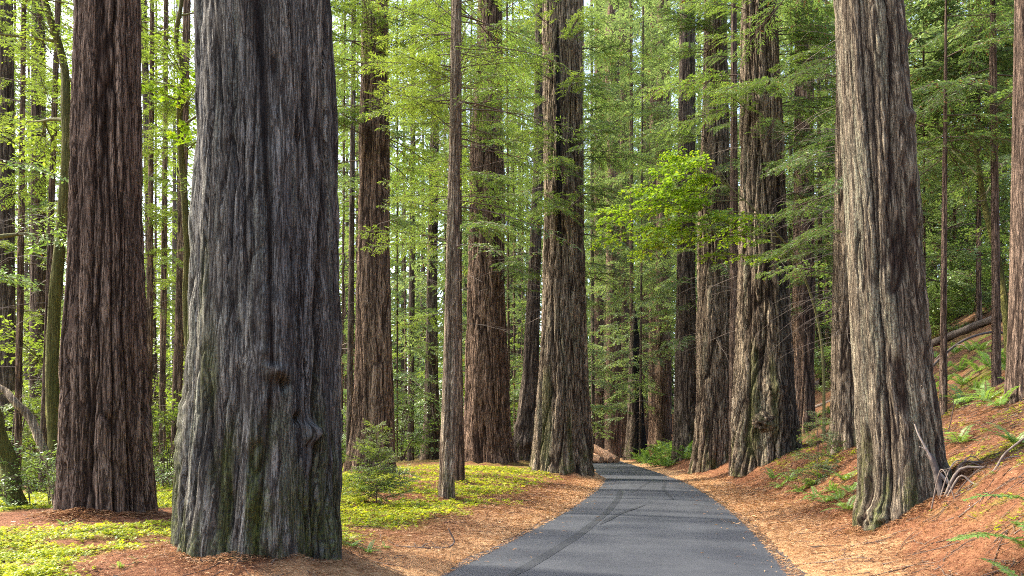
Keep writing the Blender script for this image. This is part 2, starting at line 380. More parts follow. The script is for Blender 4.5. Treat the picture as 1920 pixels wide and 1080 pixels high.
for (u_, v_, Y_, w_) in [(484, 1058, 9.3, 325), (200, 966, 0, 160), (1690, 930, 13.0, 165), (700, 888, 0, 95), (912, 870, 0, 100), (985, 866, 0, 55), (1057, 892, 0, 122), (837, 938, 0, 30), (861, 904, 0, 20), (1432, 872, 0, 134), (1332, 880, 0, 84), (1283, 861, 0, 46), (1590, 860, 24.5, 75)]:
    Y_ = Y_ or solve_base(u_, v_); MOUNDS.append(((u_-960)/F*Y_, Y_, w_/2/F*Y_))
ground = build_ground()
rows = np.concatenate([np.arange(-30, 60, .5), np.arange(60, 186, 1.)])
road = strip('road', rows, road_x(rows)-road_w(rows)/2-.5, road_x(rows)+road_w(rows)/2+.5, 0.0, road_mat(), 25, None, True)
road['kind'] = 'structure'; road['label'] = 'narrow dark asphalt road bending left between the redwoods'
# dark rubber marks on the asphalt
def rubber_mat():
    m, nt, out = new_mat('tyre_rubber'); k = NT(nt)
    co = k.n('ShaderNodeTexCoord').outputs['Object']
    n = k.noise(k.mapv(co, (40, 3, 1)), 1.0, 4, .6)
    k.l(k.principled(k.mix(k.smooth(n, .35, .65), (.018, .020, .025), (.028, .031, .038)), .6, None, .4), out.inputs[0]); return m
RUB = rubber_mat()
def tyre_mark(pts, w, dz):
    P = np.array([[(u-960)/F*(F*CAMZ/(v-HV)), F*CAMZ/(v-HV)] for u, v in pts])
    P = P[np.argsort(P[:, 1])]
    Ys = np.linspace(P[0, 1], P[-1, 1], 90); X = np.interp(Ys, P[:, 1], P[:, 0])
    kk = np.hanning(13); kk /= kk.sum(); X = np.convolve(np.pad(X, 6, mode='reflect', reflect_type='odd'), kk, 'valid')
    ww = w*(1 + .12*perlin(Ys*3, 0, 3.))*np.minimum(1, np.minimum(Ys-Ys[0], Ys[-1]-Ys)/1.2 + .25)
    strip('tyre_mark', Ys, X-ww/2, X+ww/2, dz, RUB, 4, road)
tyre_mark([(945, 1090), (1010, 1052), (1085, 1005), (1140, 960), (1160, 935), (1163, 920)], .19, .004)
tyre_mark([(1185, 925), (1225, 900), (1250, 912), (1262, 930)][0:2], .10, .004)
tyre_mark([(1248, 905), (1243, 918), (1262, 938)][0:3], .12, .008)
tyre_mark([(1125, 985), (1160, 965), (1210, 948)], .14, .008)

# ------------------------------------------------------------------ leaf templates (shared mesh data)
def diamonds(mb, P, D, N, ln, wd, mat, tint, fold=.0):
    """narrow leaf-shaped faces: base P, direction D, face normal N"""
    P = np.asarray(P); D = np.asarray(D); N = np.asarray(N)
    D = D/(np.linalg.norm(D, axis=1)[:, None]+1e-9)
    S = np.cross(D, N); S /= np.linalg.norm(S, axis=1)[:, None]+1e-9; N2 = np.cross(S, D)
    ln = np.asarray(ln)[:, None]; wd = np.asarray(wd)[:, None]
    a = P; b = P + D*ln*.42 + S*wd*.5 + N2*wd*fold; c = P + D*ln - N2*ln*.10; e = P + D*ln*.42 - S*wd*.5 + N2*wd*fold
    V = np.stack([a, b, c, e], 1).reshape(-1, 3); q = np.arange(len(P)*4).reshape(-1, 4)
    mb.add(V, q, mat, tint)
def redwood_bough(seed, L=3.2, step=.085, spray=.21, sw=.025, droop=.30, bare=.12, dens=1.3, width=.36, up=.12, brown=.03):
    r = np.random.default_rng(seed); mb = MB()
    t = np.linspace(0, 1, 9)
    wob = r.normal(0, .03, 9).cumsum()*L*.25
    def stem(tt): return np.stack([L*tt, np.interp(tt, t, wob), L*(up*tt - droop*tt**2)], -1)
    tube(mb, stem(t), np.linspace(.020, .005, 9)*(L/3.2), 4, 0)
    Ps, Ds, Ns, ls, ws, ts = [], [], [], [], [], []
    side = 1; s = bare
    while s < .995:
        side = -side
        p0 = stem(np.array([s]))[0]; f = stem(np.array([min(s+.02, 1.02)]))[0]-p0; f /= np.linalg.norm(f)
        l2 = (L*width*(1-s)**.75*(.55+.6*r.random()) + .14)*(.55 + .45*min(1, (s-bare)/.15 + .3))
        ang = math.radians(r.uniform(42, 66))*side
        lat = np.cross([0, 0, 1.], f); lat /= np.linalg.norm(lat)
        d2 = f*math.cos(ang) + lat*math.sin(ang); d2[2] += r.normal(0, .16)-.05; d2 /= np.linalg.norm(d2)
        nn = np.array([r.normal(0, .25), r.normal(0, .25), 1.])
        m = max(3, int(l2/.062*dens)); q = np.linspace(.12, 1, m)
        pts = p0 + d2*(l2*q)[:, None]; pts[:, 2] -= .22*(l2*q)**2
        tube(mb, np.array([p0, pts[m//2], pts[-1]]), [.006, .004, .002], 3, 0)
        sd = np.where(np.arange(m) % 2 == 0, 1., -1.)
        for rep in (1, -1):
            a3 = np.radians(r.uniform(28, 62, m))*sd*rep
            lat2 = np.cross(nn, d2); lat2 /= np.linalg.norm(lat2)
            dd = d2*np.cos(a3)[:, None] + lat2*np.sin(a3)[:, None]; dd[:, 2] += r.normal(-.08, .22, m)
            keep = r.random(m) < .88
            Ps.append(pts[keep]); Ds.append(dd[keep]); Ns.append((nn + r.normal(0, .38, (m, 3)))[keep])
            l3 = spray*(.55 + .6*r.random(m))*(1-.45*q)
            ls.append(l3[keep]); ws.append((sw*(.8+.5*r.random(m)))[keep])
            tt = np.clip(.25 + .45*q*(.4+.6*s) + r.normal(0, .14, m), 0, 1)
            ts.append(tt[keep])
        s += step/L*r.uniform(.7, 1.3)
    P = np.concatenate(Ps); tt = np.concatenate(ts); br = r.random(len(P)) < brown
    A = (P, np.concatenate(Ds), np.concatenate(Ns), np.concatenate(ls), np.concatenate(ws))
    for flag, mat in ((~br, 1), (br, 2)):
        if flag.any(): diamonds(mb, *[x[flag] for x in A], mat, tt[flag])
    return mb
TEMPL = {}
def templ(kind, builder, leaf, n=4, wood=TWIG):
    TEMPL[kind] = [builder(i).mesh(kind, [wood, leaf, LEAF_BROWN]) for i in range(n)]
templ('deep', lambda i: redwood_bough(100+i, droop=.32, brown=.05), LEAF_DEEP)
templ('mid', lambda i: redwood_bough(200+i, droop=.24, brown=.04), LEAF_MID)
templ('light', lambda i: redwood_bough(300+i, L=2.8, droop=.16, width=.34, spray=.20, brown=.01), LEAF_LIGHT)
templ('sparse', lambda i: redwood_bough(400+i, L=3.4, droop=.20, width=.26, bare=.35, step=.13, dens=.9, brown=.03), LEAF_MID)
templ('far', lambda i: redwood_bough(500+i, L=4.6, step=.17, spray=.42, sw=.10, droop=.30, dens=.46, width=.40, brown=.03), LEAF_FAR)
templ('farlight', lambda i: redwood_bough(600+i, L=4.2, step=.17, spray=.38, sw=.09, droop=.22, dens=.46, width=.40, brown=.01), LEAF_LIGHT)
templ('twiglet', lambda i: redwood_bough(700+i, L=.62, step=.05, spray=.085, sw=.016, droop=.12, bare=.05, dens=2.2, width=.42, up=.25, brown=0), LEAF_LIGHT)
templ('twigdeep', lambda i: redwood_bough(720+i, L=.62, step=.05, spray=.085, sw=.016, droop=.30, bare=.05, dens=2.2, width=.42, up=.1, brown=.1), LEAF_DEEP)
_ml = np.array([(0, 0), (.22, -.05), (.50, .12), (.30, .22), (.62, .52), (.30, .50), (.20, .62), (0, 1.0), (-.20, .62), (-.30, .50), (-.62, .52), (-.30, .22), (-.50, .12), (-.22, -.05)])
def broad_branch(seed, L=2.4, leaf=.16, lobed=True, n_tw=15, per=8, width=.42):
    r = np.random.default_rng(seed); mb = MB(); t = np.linspace(0, 1, 8)
    wob = r.normal(0, .04, 8).cumsum()*L*.3
    stem = lambda tt: np.stack([L*tt, np.interp(tt, t, wob), L*(.18*tt-.22*tt**2)], -1)
    tube(mb, stem(t), np.linspace(.022, .005, 8)*(L/2.4), 5, 0)
    V, tin = [], []
    for k in range(n_tw):
        s = .12 + .88*k/(n_tw-1); side = 1 if k % 2 else -1
        p0 = stem(np.array([s]))[0]; a = math.radians(r.uniform(30, 70))*side*(1 if k < n_tw-1 else 0)
        l2 = L*width*(1-s)**.6*(.5+.7*r.random())+.2
        d2 = np.array([math.cos(a), math.sin(a), r.normal(.04, .15)])
        tube(mb, np.array([p0, p0+d2*l2*.5, p0+d2*l2+np.array([0, 0, -.1*l2])]), [.007, .005, .002], 3, 0)
        for j in range(max(3, int(per*l2/.7))):
            q = r.uniform(.2, 1.05); p = p0 + d2*l2*q + r.normal(0, .05, 3); p[2] -= .1*l2*q*q
            az = a + r.uniform(-1.4, 1.4); D = np.array([math.cos(az), math.sin(az), r.normal(-.35, .25)]); D /= np.linalg.norm(D)
            N = np.array([r.normal(0, .3), r.normal(0, .3), 1]); S = np.cross(D, N); S /= np.linalg.norm(S)
            sz = leaf*r.uniform(.6, 1.25)
            if lobed: V.append(p + (S[None]*_ml[:, :1] + D[None]*_ml[:, 1:])*sz)
            else: V.append(p + (S[None]*np.array([[0], [.2], [.22], [.12], [0], [-.12], [-.22], [-.2]]) + D[None]*np.array([[0], [.2], [.5], [.8], [1.], [.8], [.5], [.2]]))*sz)
            tin.append(np.clip(r.normal(.45, .2) + (.4 if r.random() < .06 else 0), 0, 1))
    V = np.array(V); m = V.shape[1]
    mb.add(V.reshape(-1, 3), np.arange(len(V)*m).reshape(-1, m), 1, np.array(tin)); return mb
templ('maple', lambda i: broad_branch(800+i, 2.4, .17, True, 16, 9), LEAF_MAPLE, 4, MOSSTWIG)
templ('oak', lambda i: broad_branch(820+i, 2.2, .13, False, 18, 13), LEAF_OAK, 4)
templ('shrub', lambda i: broad_branch(840+i, .9, .085, False, 12, 14, .5), LEAF_OAK, 3)
templ('oaklight', lambda i: broad_branch(860+i, 2.2, .13, False, 18, 12), LEAF_LIGHT, 3, MOSSTWIG)

def put(kind, parent, loc, az, tilt=0., scale=1., name='bough', roll=0.):
    me = random.choice(TEMPL[kind])
    o = bpy.data.objects.new(name, me); COL.objects.link(o); o.parent = parent
    o.location = loc; o.rotation_euler = Euler((roll, -tilt, az), 'XYZ'); o.scale = (scale,)*3
    return o

# ------------------------------------------------------------------ trunks
class Trunk: pass
def make_trunk(root, prof, Y, N, nrow, mat, base, amp=1.0, freq=1.0, lobes=.10, height=45., stains=(), mosses=(), bumps=(), zf=1.0, seed=0, fibre=1.0, twist=0.0, name='trunk', lobe_h=.9):
    """a fluted, furrowed trunk; prof = rows (v, uL, uR) read from the photograph at distance Y"""
    p = np.array(prof, float); z = CAMZ + (HV-p[:, 0])/F*Y; c = ((p[:, 1]+p[:, 2])/2-960)/F*Y; R = (p[:, 2]-p[:, 1])/2/F*Y
    o = np.argsort(z); z, c, R = z[o], c[o], R[o]
    dz = max(z[-1]-z[-3], .1); lean = np.clip((c[-1]-c[-3])/dz, -.06, .06)
    zt = max(height, z[-1]+4); n_up = np.linspace(z[-1]+.5, zt, 10); q = (n_up-z[-1])/(zt-z[-1])
    z = np.concatenate([z, n_up]); c = np.concatenate([c, c[-1]+lean*(n_up-z[len(c)-1])*(1-.5*q)]); R = np.concatenate([R, R[-1]*(1-.85*q)])
    bz = base[2]; zb = bz-.45
    ztop = CAMZ + HV/F*Y + .8
    zs = np.concatenate([np.linspace(zb, min(ztop, zt-2), nrow), np.linspace(min(ztop, zt-2), zt, 14)[1:]])
    # smooth the outline
    fine = np.linspace(z[0]-1.2, zt, 500)
    def sm(val):
        y = np.interp(fine, z, val); lo = fine < z[0]; s0 = (val[1]-val[0])/(z[1]-z[0]); y[lo] = val[0] + np.clip(s0, -.5, .5)*(fine[lo]-z[0])
        kk = np.hanning(15); kk /= kk.sum(); return np.convolve(np.pad(y, 7, mode='edge'), kk, 'valid')
    cs, Rs = sm(c), sm(R)
    T = Trunk(); T.base = np.array(base); T.zt = zt
    T.cx = lambda zz: np.interp(zz, fine, cs); T.r = lambda zz: np.interp(zz, fine, Rs); T.Y = base[1]
    th = PI/2 + np.arange(N)/N*2*PI
    TH, Z = np.meshgrid(th, zs); C = T.cx(Z); RR = T.r(Z); R0 = float(np.mean(Rs[fine < ztop])); h = Z-bz
    tw = TH + twist*h + .10*perlin(np.cos(TH)*1.3, np.sin(TH)*1.3, Z*.35+seed)
    ax, ay = np.cos(tw)*R0, np.sin(tw)*R0
    s = seed*17.3
    f1 = 3.0*freq; f2 = 7.0*freq; f3 = 19.*freq
    n0 = perlin(ax*1.1/R0+s, ay*1.1/R0, Z*.10+s) ; nl = perlin(ax*2.0/R0+s, ay*2.0/R0, Z*.16*zf+s+9)
    wv = (.04*perlin(ax*2.5, ay*2.5, Z*1.1+s) + .022*perlin(ax*5, ay*5, Z*3.1+s))/freq          # small sideways wander of the furrows
    n1 = perlin(ax*f1+s, ay*f1+wv*f1, Z*.17*zf + 3*s); n2 = perlin(ax*f2+s, ay*f2+wv*f2*1.3, Z*.5*zf + 5*s); n3 = perlin(ax*f3, ay*f3+s+wv*f3, Z*2.0*zf); n4 = perlin(ax*13*freq, ay*13*freq, Z*5.5*freq+s)
    brk = perlin(ax*4*freq, ay*4*freq, Z*2.2+s)            # plates broken across here and there
    g1 = np.exp(-(np.abs(n1)/.085)**1.4); g2 = np.exp(-(np.abs(n2)/.11)**1.4)*.95; g3 = np.exp(-(np.abs(n3)/.18)**1.4)
    ridge = 1 - np.clip(np.maximum(np.maximum(g1, g2*.85), g3*.4), 0, 1)
    fade = np.clip(RR/R0, .3, 1.2)
    disp = amp*fade*(.040*(nl) - .066*g1 - .040*g2*(.7+.6*np.clip(brk+.3, 0, 1)) - .016*g3*fibre + .016*n2 + .03*n0 + .014*brk + .009*n4)
    flare = np.exp(-np.clip(h, 0, None)/lobe_h)
    RAD = RR*(1 + lobes*flare*(perlin(np.cos(TH)*1.6+s, np.sin(TH)*1.6, s)*1.6 + .25) + .05*nl*(1-flare)) + disp*np.clip(R0/.9, .35, 1.15)
    for (bu, bv, rad, out, kind) in bumps:      # knots: photo position, radius in m, depth in m
        bz0 = CAMZ + (HV-bv)/F*Y; xx = (bu-960)/F*Y
        t0 = -PI/2 + math.asin(np.clip((xx-float(T.cx(bz0)))/float(T.r(bz0)), -.98, .98))
        dt = (TH-t0+PI) % (2*PI)-PI
        rr = np.sqrt((dt*R0)**2 + ((Z-bz0)*(1.0 if kind != 'long' else .25))**2)/rad
        RAD = RAD + out*np.exp(-rr**2)*(1+.5*perlin(ax*9, ay*9, Z*9))
    X = C + RAD*np.cos(TH); Yc = base[1] + RAD*np.sin(TH)
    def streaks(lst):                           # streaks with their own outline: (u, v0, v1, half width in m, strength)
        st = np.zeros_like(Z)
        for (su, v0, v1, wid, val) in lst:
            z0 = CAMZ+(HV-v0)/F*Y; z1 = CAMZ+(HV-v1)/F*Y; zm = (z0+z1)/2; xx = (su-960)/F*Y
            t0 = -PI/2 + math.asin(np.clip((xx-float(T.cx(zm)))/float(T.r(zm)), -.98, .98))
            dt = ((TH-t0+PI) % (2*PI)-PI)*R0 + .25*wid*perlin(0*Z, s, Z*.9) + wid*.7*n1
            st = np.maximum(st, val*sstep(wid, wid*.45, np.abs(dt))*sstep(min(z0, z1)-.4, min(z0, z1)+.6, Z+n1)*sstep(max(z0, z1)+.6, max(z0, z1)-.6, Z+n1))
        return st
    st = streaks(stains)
    V = np.stack([X-base[0], Yc-base[1], Z-base[2]], -1)
    n = len(zs); idx = np.arange(n*N).reshape(n, N); nx = np.roll(idx, -1, 1)
    q = np.stack([idx[:-1], nx[:-1], nx[1:], idx[1:]], -1).reshape(-1, 4)
    mb = MB(); mb.add(V.reshape(-1, 3), q, 0, None, True)
    mb.f.append((idx[-1][None], 0, np.array([.5]), False))
    me = mb.mesh(name, [mat])
    B = np.stack([(TH-PI/2)*R0 + seed*3.1, h, ridge], -1)
    a = me.attributes.new('bark', 'FLOAT_VECTOR', 'POINT'); a.data.foreach_set('vector', B.ravel().astype(np.float32))
    a = me.attributes.new('stain', 'FLOAT', 'POINT'); a.data.foreach_set('value', st.ravel().astype(np.float32))
    a = me.attributes.new('mossy', 'FLOAT', 'POINT'); a.data.foreach_set('value', streaks(mosses).ravel().astype(np.float32))
    T.obj = link(name, me, root); T.root = root; T.N = N
    return T
def dead_limbs(T, n, z0, z1, l0=.6, l1=2.2, seed=0, az=(-PI, PI), rad=.012, forks=3, rise=0.):
    """bare thin branches, one mesh: the wood of the crown"""
    r = np.random.default_rng(seed+77); mb = MB()
    for i in range(n):
        z = r.uniform(z0, z1); a = r.uniform(*az); L = r.uniform(l0, l1); d = np.array([math.cos(a), math.sin(a), 0])
        p = np.array([float(T.cx(z))-T.base[0], 0, z-T.base[2]]) + d*float(T.r(z))*.9
        t = np.linspace(0, 1, 6)[:, None]; b = r.normal(0, .12)
        lat = np.array([-d[1], d[0], 0]); up = r.normal(.05+rise, .18); dr = r.uniform(.1, .45)
        pts = p + d*L*t + lat*L*b*t*t + np.array([0, 0, 1.])*L*(up*t-dr*t*t) + r.normal(0, .02*L, (6, 3))*t
        tube(mb, pts, np.linspace(rad*(.6+.5*L/l1), rad*.25, 6), 3, 0)
        for k in range(forks):
            q = r.integers(2, 5); e = d*r.uniform(.3, .9) + lat*r.choice([-1, 1])*r.uniform(.3, .9) + np.array([0, 0, r.normal(-.1, .3)])
            l = L*r.uniform(.15, .4)
            tube(mb, np.array([pts[q], pts[q]+e*l*.5, pts[q]+e*l+np.array([0, 0, -.15*l])]), [rad*.35, rad*.25, rad*.12], 3, 0)
    return mb
def crown(T, mb=None, mat=DEADTWIG):
    if mb is None or not mb.v:
        mb = dead_limbs(T, 4, T.zt-8, T.zt-2, .5, 1.2, 1)
    T.crown = link('crown', mb.mesh('crown', [mat]), T.root); return T.crown
def boughs(T, kind, n, z0, z1, s0=.8, s1=1.2, az=(-PI, PI), tilt=(-.25, .15), seed=0, bias=1.0, inset=.85):
    random.seed(seed*13+n)
    for i in range(n):
        z = z0 + (z1-z0)*random.random()**bias; a = random.uniform(*az)
        r = float(T.r(z))*inset
        loc = (float(T.cx(z))-T.base[0] + r*math.cos(a), r*math.sin(a), z-T.base[2])
        put(kind, T.crown, loc, a, random.uniform(*tilt), random.uniform(s0, s1), 'bough', random.uniform(-.3, .3))
def base_at(u, v, Y=None):
    if Y is None: Y = solve_base(u, v)
    X = (u-960)/F*Y; return np.array([X, Y, float(gz(X, Y))])
def vz(v, Y): return CAMZ + (HV-v)/F*Y      # height of photo row v at distance Y
def redwood(name, label, prof, ub, vb, N, nrow, mat, Y=None, group=None, cat='tree', **kw):
    Y = Y or solve_base(ub, vb); b = base_at(ub, vb, Y)
    root = thing(name, tuple(b), label, cat, group)
    T = make_trunk(root, prof, Y, N, nrow, mat, b, **kw); T.D = Y
    print('TREE %-28s Y=%.1f X=%.1f z=%.2f' % (name, Y, b[0], b[2]))
    return T
D2R = math.radians

# --- the great grey trunk at the left front
T = redwood('giant_redwood', 'huge grey furrowed redwood trunk with green moss low down, nearest the viewer',
    [(0, 372, 618), (200, 371, 625), (400, 366, 633), (540, 362, 637), (700, 356, 640), (850, 345, 641), (950, 335, 643), (1050, 322, 645), (1075, 318, 646)],
    484, 1058, 470, 400, BARK_GREY, Y=9.3, amp=1.45, freq=.66, lobes=.08, height=52, seed=1,
    bumps=[(612, 812, .10, .16, 'k'), (592, 788, .05, -.16, 'k'), (553, 708, .07, .14, 'k'), (566, 730, .06, -.15, 'k'), (353, 800, .20, .06, 'long'), (545, 650, .14, .07, 'long'), (620, 850, .25, .05, 'k')],
    stains=[(455, 0, 330, .05, .55), (478, 330, 620, .045, .55), (530, 0, 420, .05, .5), (600, 40, 260, .03, .5), (372, 0, 400, .07, .6), (420, 880, 1040, .16, .6)], zf=.6,  # dark streaks paint shaded depth into the long fissures
    mosses=[(350, 560, 1060, .06, .95), (425, 740, 880, .16, .7), (470, 860, 1060, .10, .7), (520, 860, 1060, .09, .8), (420, 560, 720, .10, .5)])
crown(T); boughs(T, 'far', 26, 24, 50, 1.0, 1.5, seed=1)
# --- the second trunk, left
T = redwood('tall_redwood', 'reddish brown redwood trunk with stringy bark left of the huge grey trunk',
    [(0, 147, 260), (200, 143, 261), (400, 140, 263), (540, 136, 266), (700, 130, 270), (850, 124, 275), (940, 121, 280), (975, 118, 284)],
    200, 966, 360, 330, BARK_BROWN, amp=1.7, freq=1.15, lobes=.05, height=50, seed=2, zf=.55, fibre=1.2)
crown(T); boughs(T, 'far', 26, 22, 48, 1.0, 1.5, seed=2)
# --- the leaning giant on the right bank
T = redwood('leaning_redwood', 'big tan redwood trunk with grey green lichen leaning left on the right bank',
    [(0, 1570, 1688), (200, 1580, 1705), (400, 1592, 1720), (540, 1598, 1727), (700, 1607, 1742), (850, 1614, 1762), (940, 1612, 1772), (1005, 1604, 1780)],
    1690, 930, 340, 330, BARK_TAN, Y=13.0, amp=1.6, freq=.95, lobes=.10, height=48, seed=3, zf=.7,
    bumps=[(1690, 80, .10, .10, 'k'), (1680, 240, .09, .09, 'k'), (1622, 975, .28, .26, 'k'), (1740, 900, .22, .10, 'k')],
    stains=[(1612, 90, 330, .05, .5), (1680, 0, 240, .05, .5), (1650, 330, 700, .03, .35)])
crown(T); boughs(T, 'far', 24, 24, 46, 1.0, 1.5, seed=3)
LEAN = T
# --- mid-distance group
T = redwood('redwood', 'straight brown redwood trunk behind the small bright sapling',
    [(0, 680, 729), (250, 673, 730), (540, 668, 733), (700, 666, 737), (800, 659, 740), (860, 651, 742), (895, 645, 745)],
    700, 888, 200, 220, BARK_RED, amp=1.1, freq=.85, lobes=.10, height=60, seed=4)
D = T.D; crown(T, dead_limbs(T, 26, vz(650, D), vz(150, D), .8, 2.4, 4))
boughs(T, 'light', 26, vz(270, D), vz(-60, D), 1.0, 1.7, az=(-PI*1.05, .2), seed=4); boughs(T, 'mid', 20, vz(330, D), vz(-60, D), 1.1, 1.7, seed=5)
boughs(T, 'far', 14, 26, 55, 1.0, 1.5, seed=6)
T = redwood('wide_redwood', 'massive brown redwood trunk behind the slim pale double trunk',
    [(0, 896, 941), (100, 892, 942), (250, 884, 943), (400, 879, 945), (540, 876, 948), (700, 873, 953), (800, 871, 958), (868, 867, 965), (880, 865, 968)],
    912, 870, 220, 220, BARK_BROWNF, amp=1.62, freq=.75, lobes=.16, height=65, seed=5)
D = T.D; crown(T, dead_limbs(T, 20, vz(700, D), vz(300, D), .8, 2.6, 5))
boughs(T, 'mid', 22, vz(560, D), vz(180, D), .8, 1.3, az=(-PI, 0), seed=7); boughs(T, 'mid', 26, vz(420, D), vz(-40, D), 1.1, 1.8, seed=8)
boughs(T, 'far', 12, 30, 60, 1.0, 1.6, seed=9)
T = redwood('fused_redwood', 'narrow dark redwood trunk wedged between two massive trunks',
    [(0, 1004, 1022), (300, 1000, 1020), (540, 989, 1013), (700, 979, 1010), (780, 968, 1010), (860, 955, 1012), (875, 952, 1014)],
    985, 866, 130, 160, BARK_DARK, amp=1.2, freq=.8, lobes=.18, height=55, seed=6, bumps=[(985, 830, .5, .35, 'k'), (972, 800, .3, .2, 'k')])
D = T.D; crown(T, dead_limbs(T, 10, vz(600, D), vz(300, D), .8, 2.0, 6)); boughs(T, 'mid', 8, vz(420, D), vz(0, D), 1.0, 1.6, seed=10)
T = redwood('roadside_redwood', 'massive furrowed redwood trunk with a black streak at the left road edge',
    [(0, 1018, 1090), (250, 1020, 1093), (540, 1018, 1098), (700, 1010, 1102), (800, 1004, 1108), (860, 998, 1114), (893, 992, 1120), (905, 990, 1122)],
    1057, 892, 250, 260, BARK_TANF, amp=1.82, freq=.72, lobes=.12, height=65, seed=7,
    stains=[(1046, 60, 480, .16, .95), (1090, 300, 880, .10, .35), (1032, 540, 800, .08, .4)],
    mosses=[(1022, 680, 880, .3, .6), (1068, 760, 880, .15, .55)])
D = T.D; crown(T, dead_limbs(T, 22, vz(600, D), vz(250, D), .8, 2.6, 7))
boughs(T, 'mid', 30, vz(440, D), vz(-30, D), .8, 1.4, az=(-PI*.95, -.05), seed=11); boughs(T, 'deep', 14, vz(560, D), vz(50, D), .8, 1.4, az=(-1.4, .7), seed=12)
boughs(T, 'light', 8, vz(300, D), vz(60, D), .8, 1.3, az=(-PI, -1.2), seed=13); boughs(T, 'far', 14, 26, 60, 1.0, 1.6, seed=14)
T = redwood('slim_redwood', 'slim pale young redwood standing at the front of the green sorrel patch',
    [(0, 846, 866), (300, 841, 863), (540, 835, 861), (700, 830, 857), (850, 825, 854), (940, 821, 853)],
    837, 938, 120, 240, BARK_PALE, amp=.8, freq=1.7, lobes=.06, height=24, seed=8, lobe_h=.3)
D = T.D; SLIM = T
mbl = dead_limbs(T, 44, vz(640, D), vz(-40, D), .7, 2.6, 8, rad=.012, rise=.12); crown(T, mbl)
boughs(T, 'light', 16, vz(330, D), vz(-30, D), .6, 1.0, az=(PI*.55, PI*1.3), seed=15, tilt=(-.1, .3)); boughs(T, 'sparse', 20, vz(500, D), vz(-20, D), .6, 1.05, az=(-1.3, 1.2), seed=16, tilt=(-.35, .2))
boughs(T, 'light', 7, vz(600, D), vz(350, D), .5, .85, az=(PI*.7, PI*1.25), seed=17, tilt=(-.15, .2)); boughs(T, 'light', 20, 11.5, 22, .7, 1.0, seed=18, tilt=(0, .5))
T = redwood('slim_redwood', 'slim brown redwood trunk standing close behind the slim pale one',
    [(0, 852, 866), (300, 851, 866), (540, 850, 866), (700, 850, 868), (905, 850, 872)],
    861, 904, 90, 170, BARK_RED, amp=.7, freq=1.5, lobes=.06, height=26, seed=9, lobe_h=.3)
D = T.D; crown(T, dead_limbs(T, 20, vz(640, D), vz(0, D), .7, 2.0, 9, rad=.013))
boughs(T, 'mid', 16, vz(560, D), vz(-20, D), .6, 1.0, seed=19, az=(-1.6, 1.0)); boughs(T, 'light', 12, vz(420, D), vz(-20, D), .7, 1.0, seed=20, az=(1.8, 4.4))
T = redwood('thin_redwood', 'thin dark redwood trunk between the brown trunk and slim pale one',
    [(0, 815, 827), (350, 804, 822), (540, 800, 820), (700, 797, 822), (800, 793, 825), (855, 788, 828)],
    808, 853, 90, 130, BARK_DARK, Y=66, amp=1.0, freq=.9, lobes=.12, height=50, seed=10)
D = T.D; crown(T, dead_limbs(T, 20, vz(640, D), vz(200, D), .8, 2.4, 10)); boughs(T, 'far', 22, vz(560, D), vz(-20, D), .6, 1.0, seed=21)

# --- right of the road
T = redwood('burl_redwood', 'massive furrowed redwood with a round burl at the right road edge',
    [(0, 1392, 1455), (200, 1388, 1464), (400, 1386, 1472), (540, 1386, 1478), (700, 1380, 1489), (800, 1375, 1497), (850, 1371, 1501), (892, 1367, 1505), (905, 1365, 1507)],
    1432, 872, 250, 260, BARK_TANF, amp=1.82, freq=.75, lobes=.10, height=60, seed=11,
    stains=[(1462, 330, 860, .55, .62), (1430, 380, 640, .10, .5)], mosses=[(1396, 650, 860, .25, .6), (1430, 700, 830, .2, .6)], bumps=[(1436, 735, .45, .22, 'k'), (1436, 790, .6, .14, 'k')])  # wide streak darkens the right side of this trunk
D = T.D; crown(T, dead_limbs(T, 34, vz(620, D), vz(200, D), .8, 2.6, 11))
boughs(T, 'deep', 26, vz(430, D), vz(0, D), .8, 1.3, az=(-1.7, .4), seed=22); boughs(T, 'mid', 24, vz(240, D), vz(-30, D), .8, 1.4, az=(-PI*1.05, 0), seed=23)
boughs(T, 'far', 16, 24, 56, 1.0, 1.5, seed=24)
rb = float(T.r(vz(790, T.D))); bu = PX(1436, 790, T.D-rb) - T.base; bu[1] = -math.sqrt(max(rb**2-(bu[0]+T.base[0]-float(T.cx(vz(790, T.D))))**2, .1))*.97
def burl_mesh():
    ph, tt = np.meshgrid(np.linspace(0, PI, 30), np.linspace(0, 2*PI, 48, endpoint=False), indexing='ij')
    n = np.stack([np.sin(ph)*np.cos(tt), np.sin(ph)*np.sin(tt), np.cos(ph)], -1)
    rr_ = .40*(1 + .40*perlin(n[..., 0]*2.2, n[..., 1]*2.2, n[..., 2]*2.2) + .34*np.abs(perlin(n[..., 0]*6, n[..., 1]*6, n[..., 2]*6)))
    V = n*rr_[..., None]*np.array([1.05, .8, .85]); i = np.arange(30*48).reshape(30, 48); j = np.roll(i, -1, 1)
    mb = MB(); mb.add(V.reshape(-1, 3), np.stack([i[:-1], i[1:], j[1:], j[:-1]], -1).reshape(-1, 4), 0, None, True); me = mb.mesh('burl', [BARK_TANF])
    co = V.reshape(-1, 3); a = me.attributes.new('bark', 'FLOAT_VECTOR', 'POINT'); a.data.foreach_set('vector', np.stack([co[:, 0]*1.5, co[:, 2]*6, np.clip(.45+2.5*(rr_.ravel()-.40)/.2, 0, 1)], -1).ravel().astype(np.float32))
    return me
BURLWOOD = wood_mat('burl_wood', (.10, .075, .052), (.24, .19, .13), 9)
link('burl', burl_mesh(), T.root, tuple(bu))
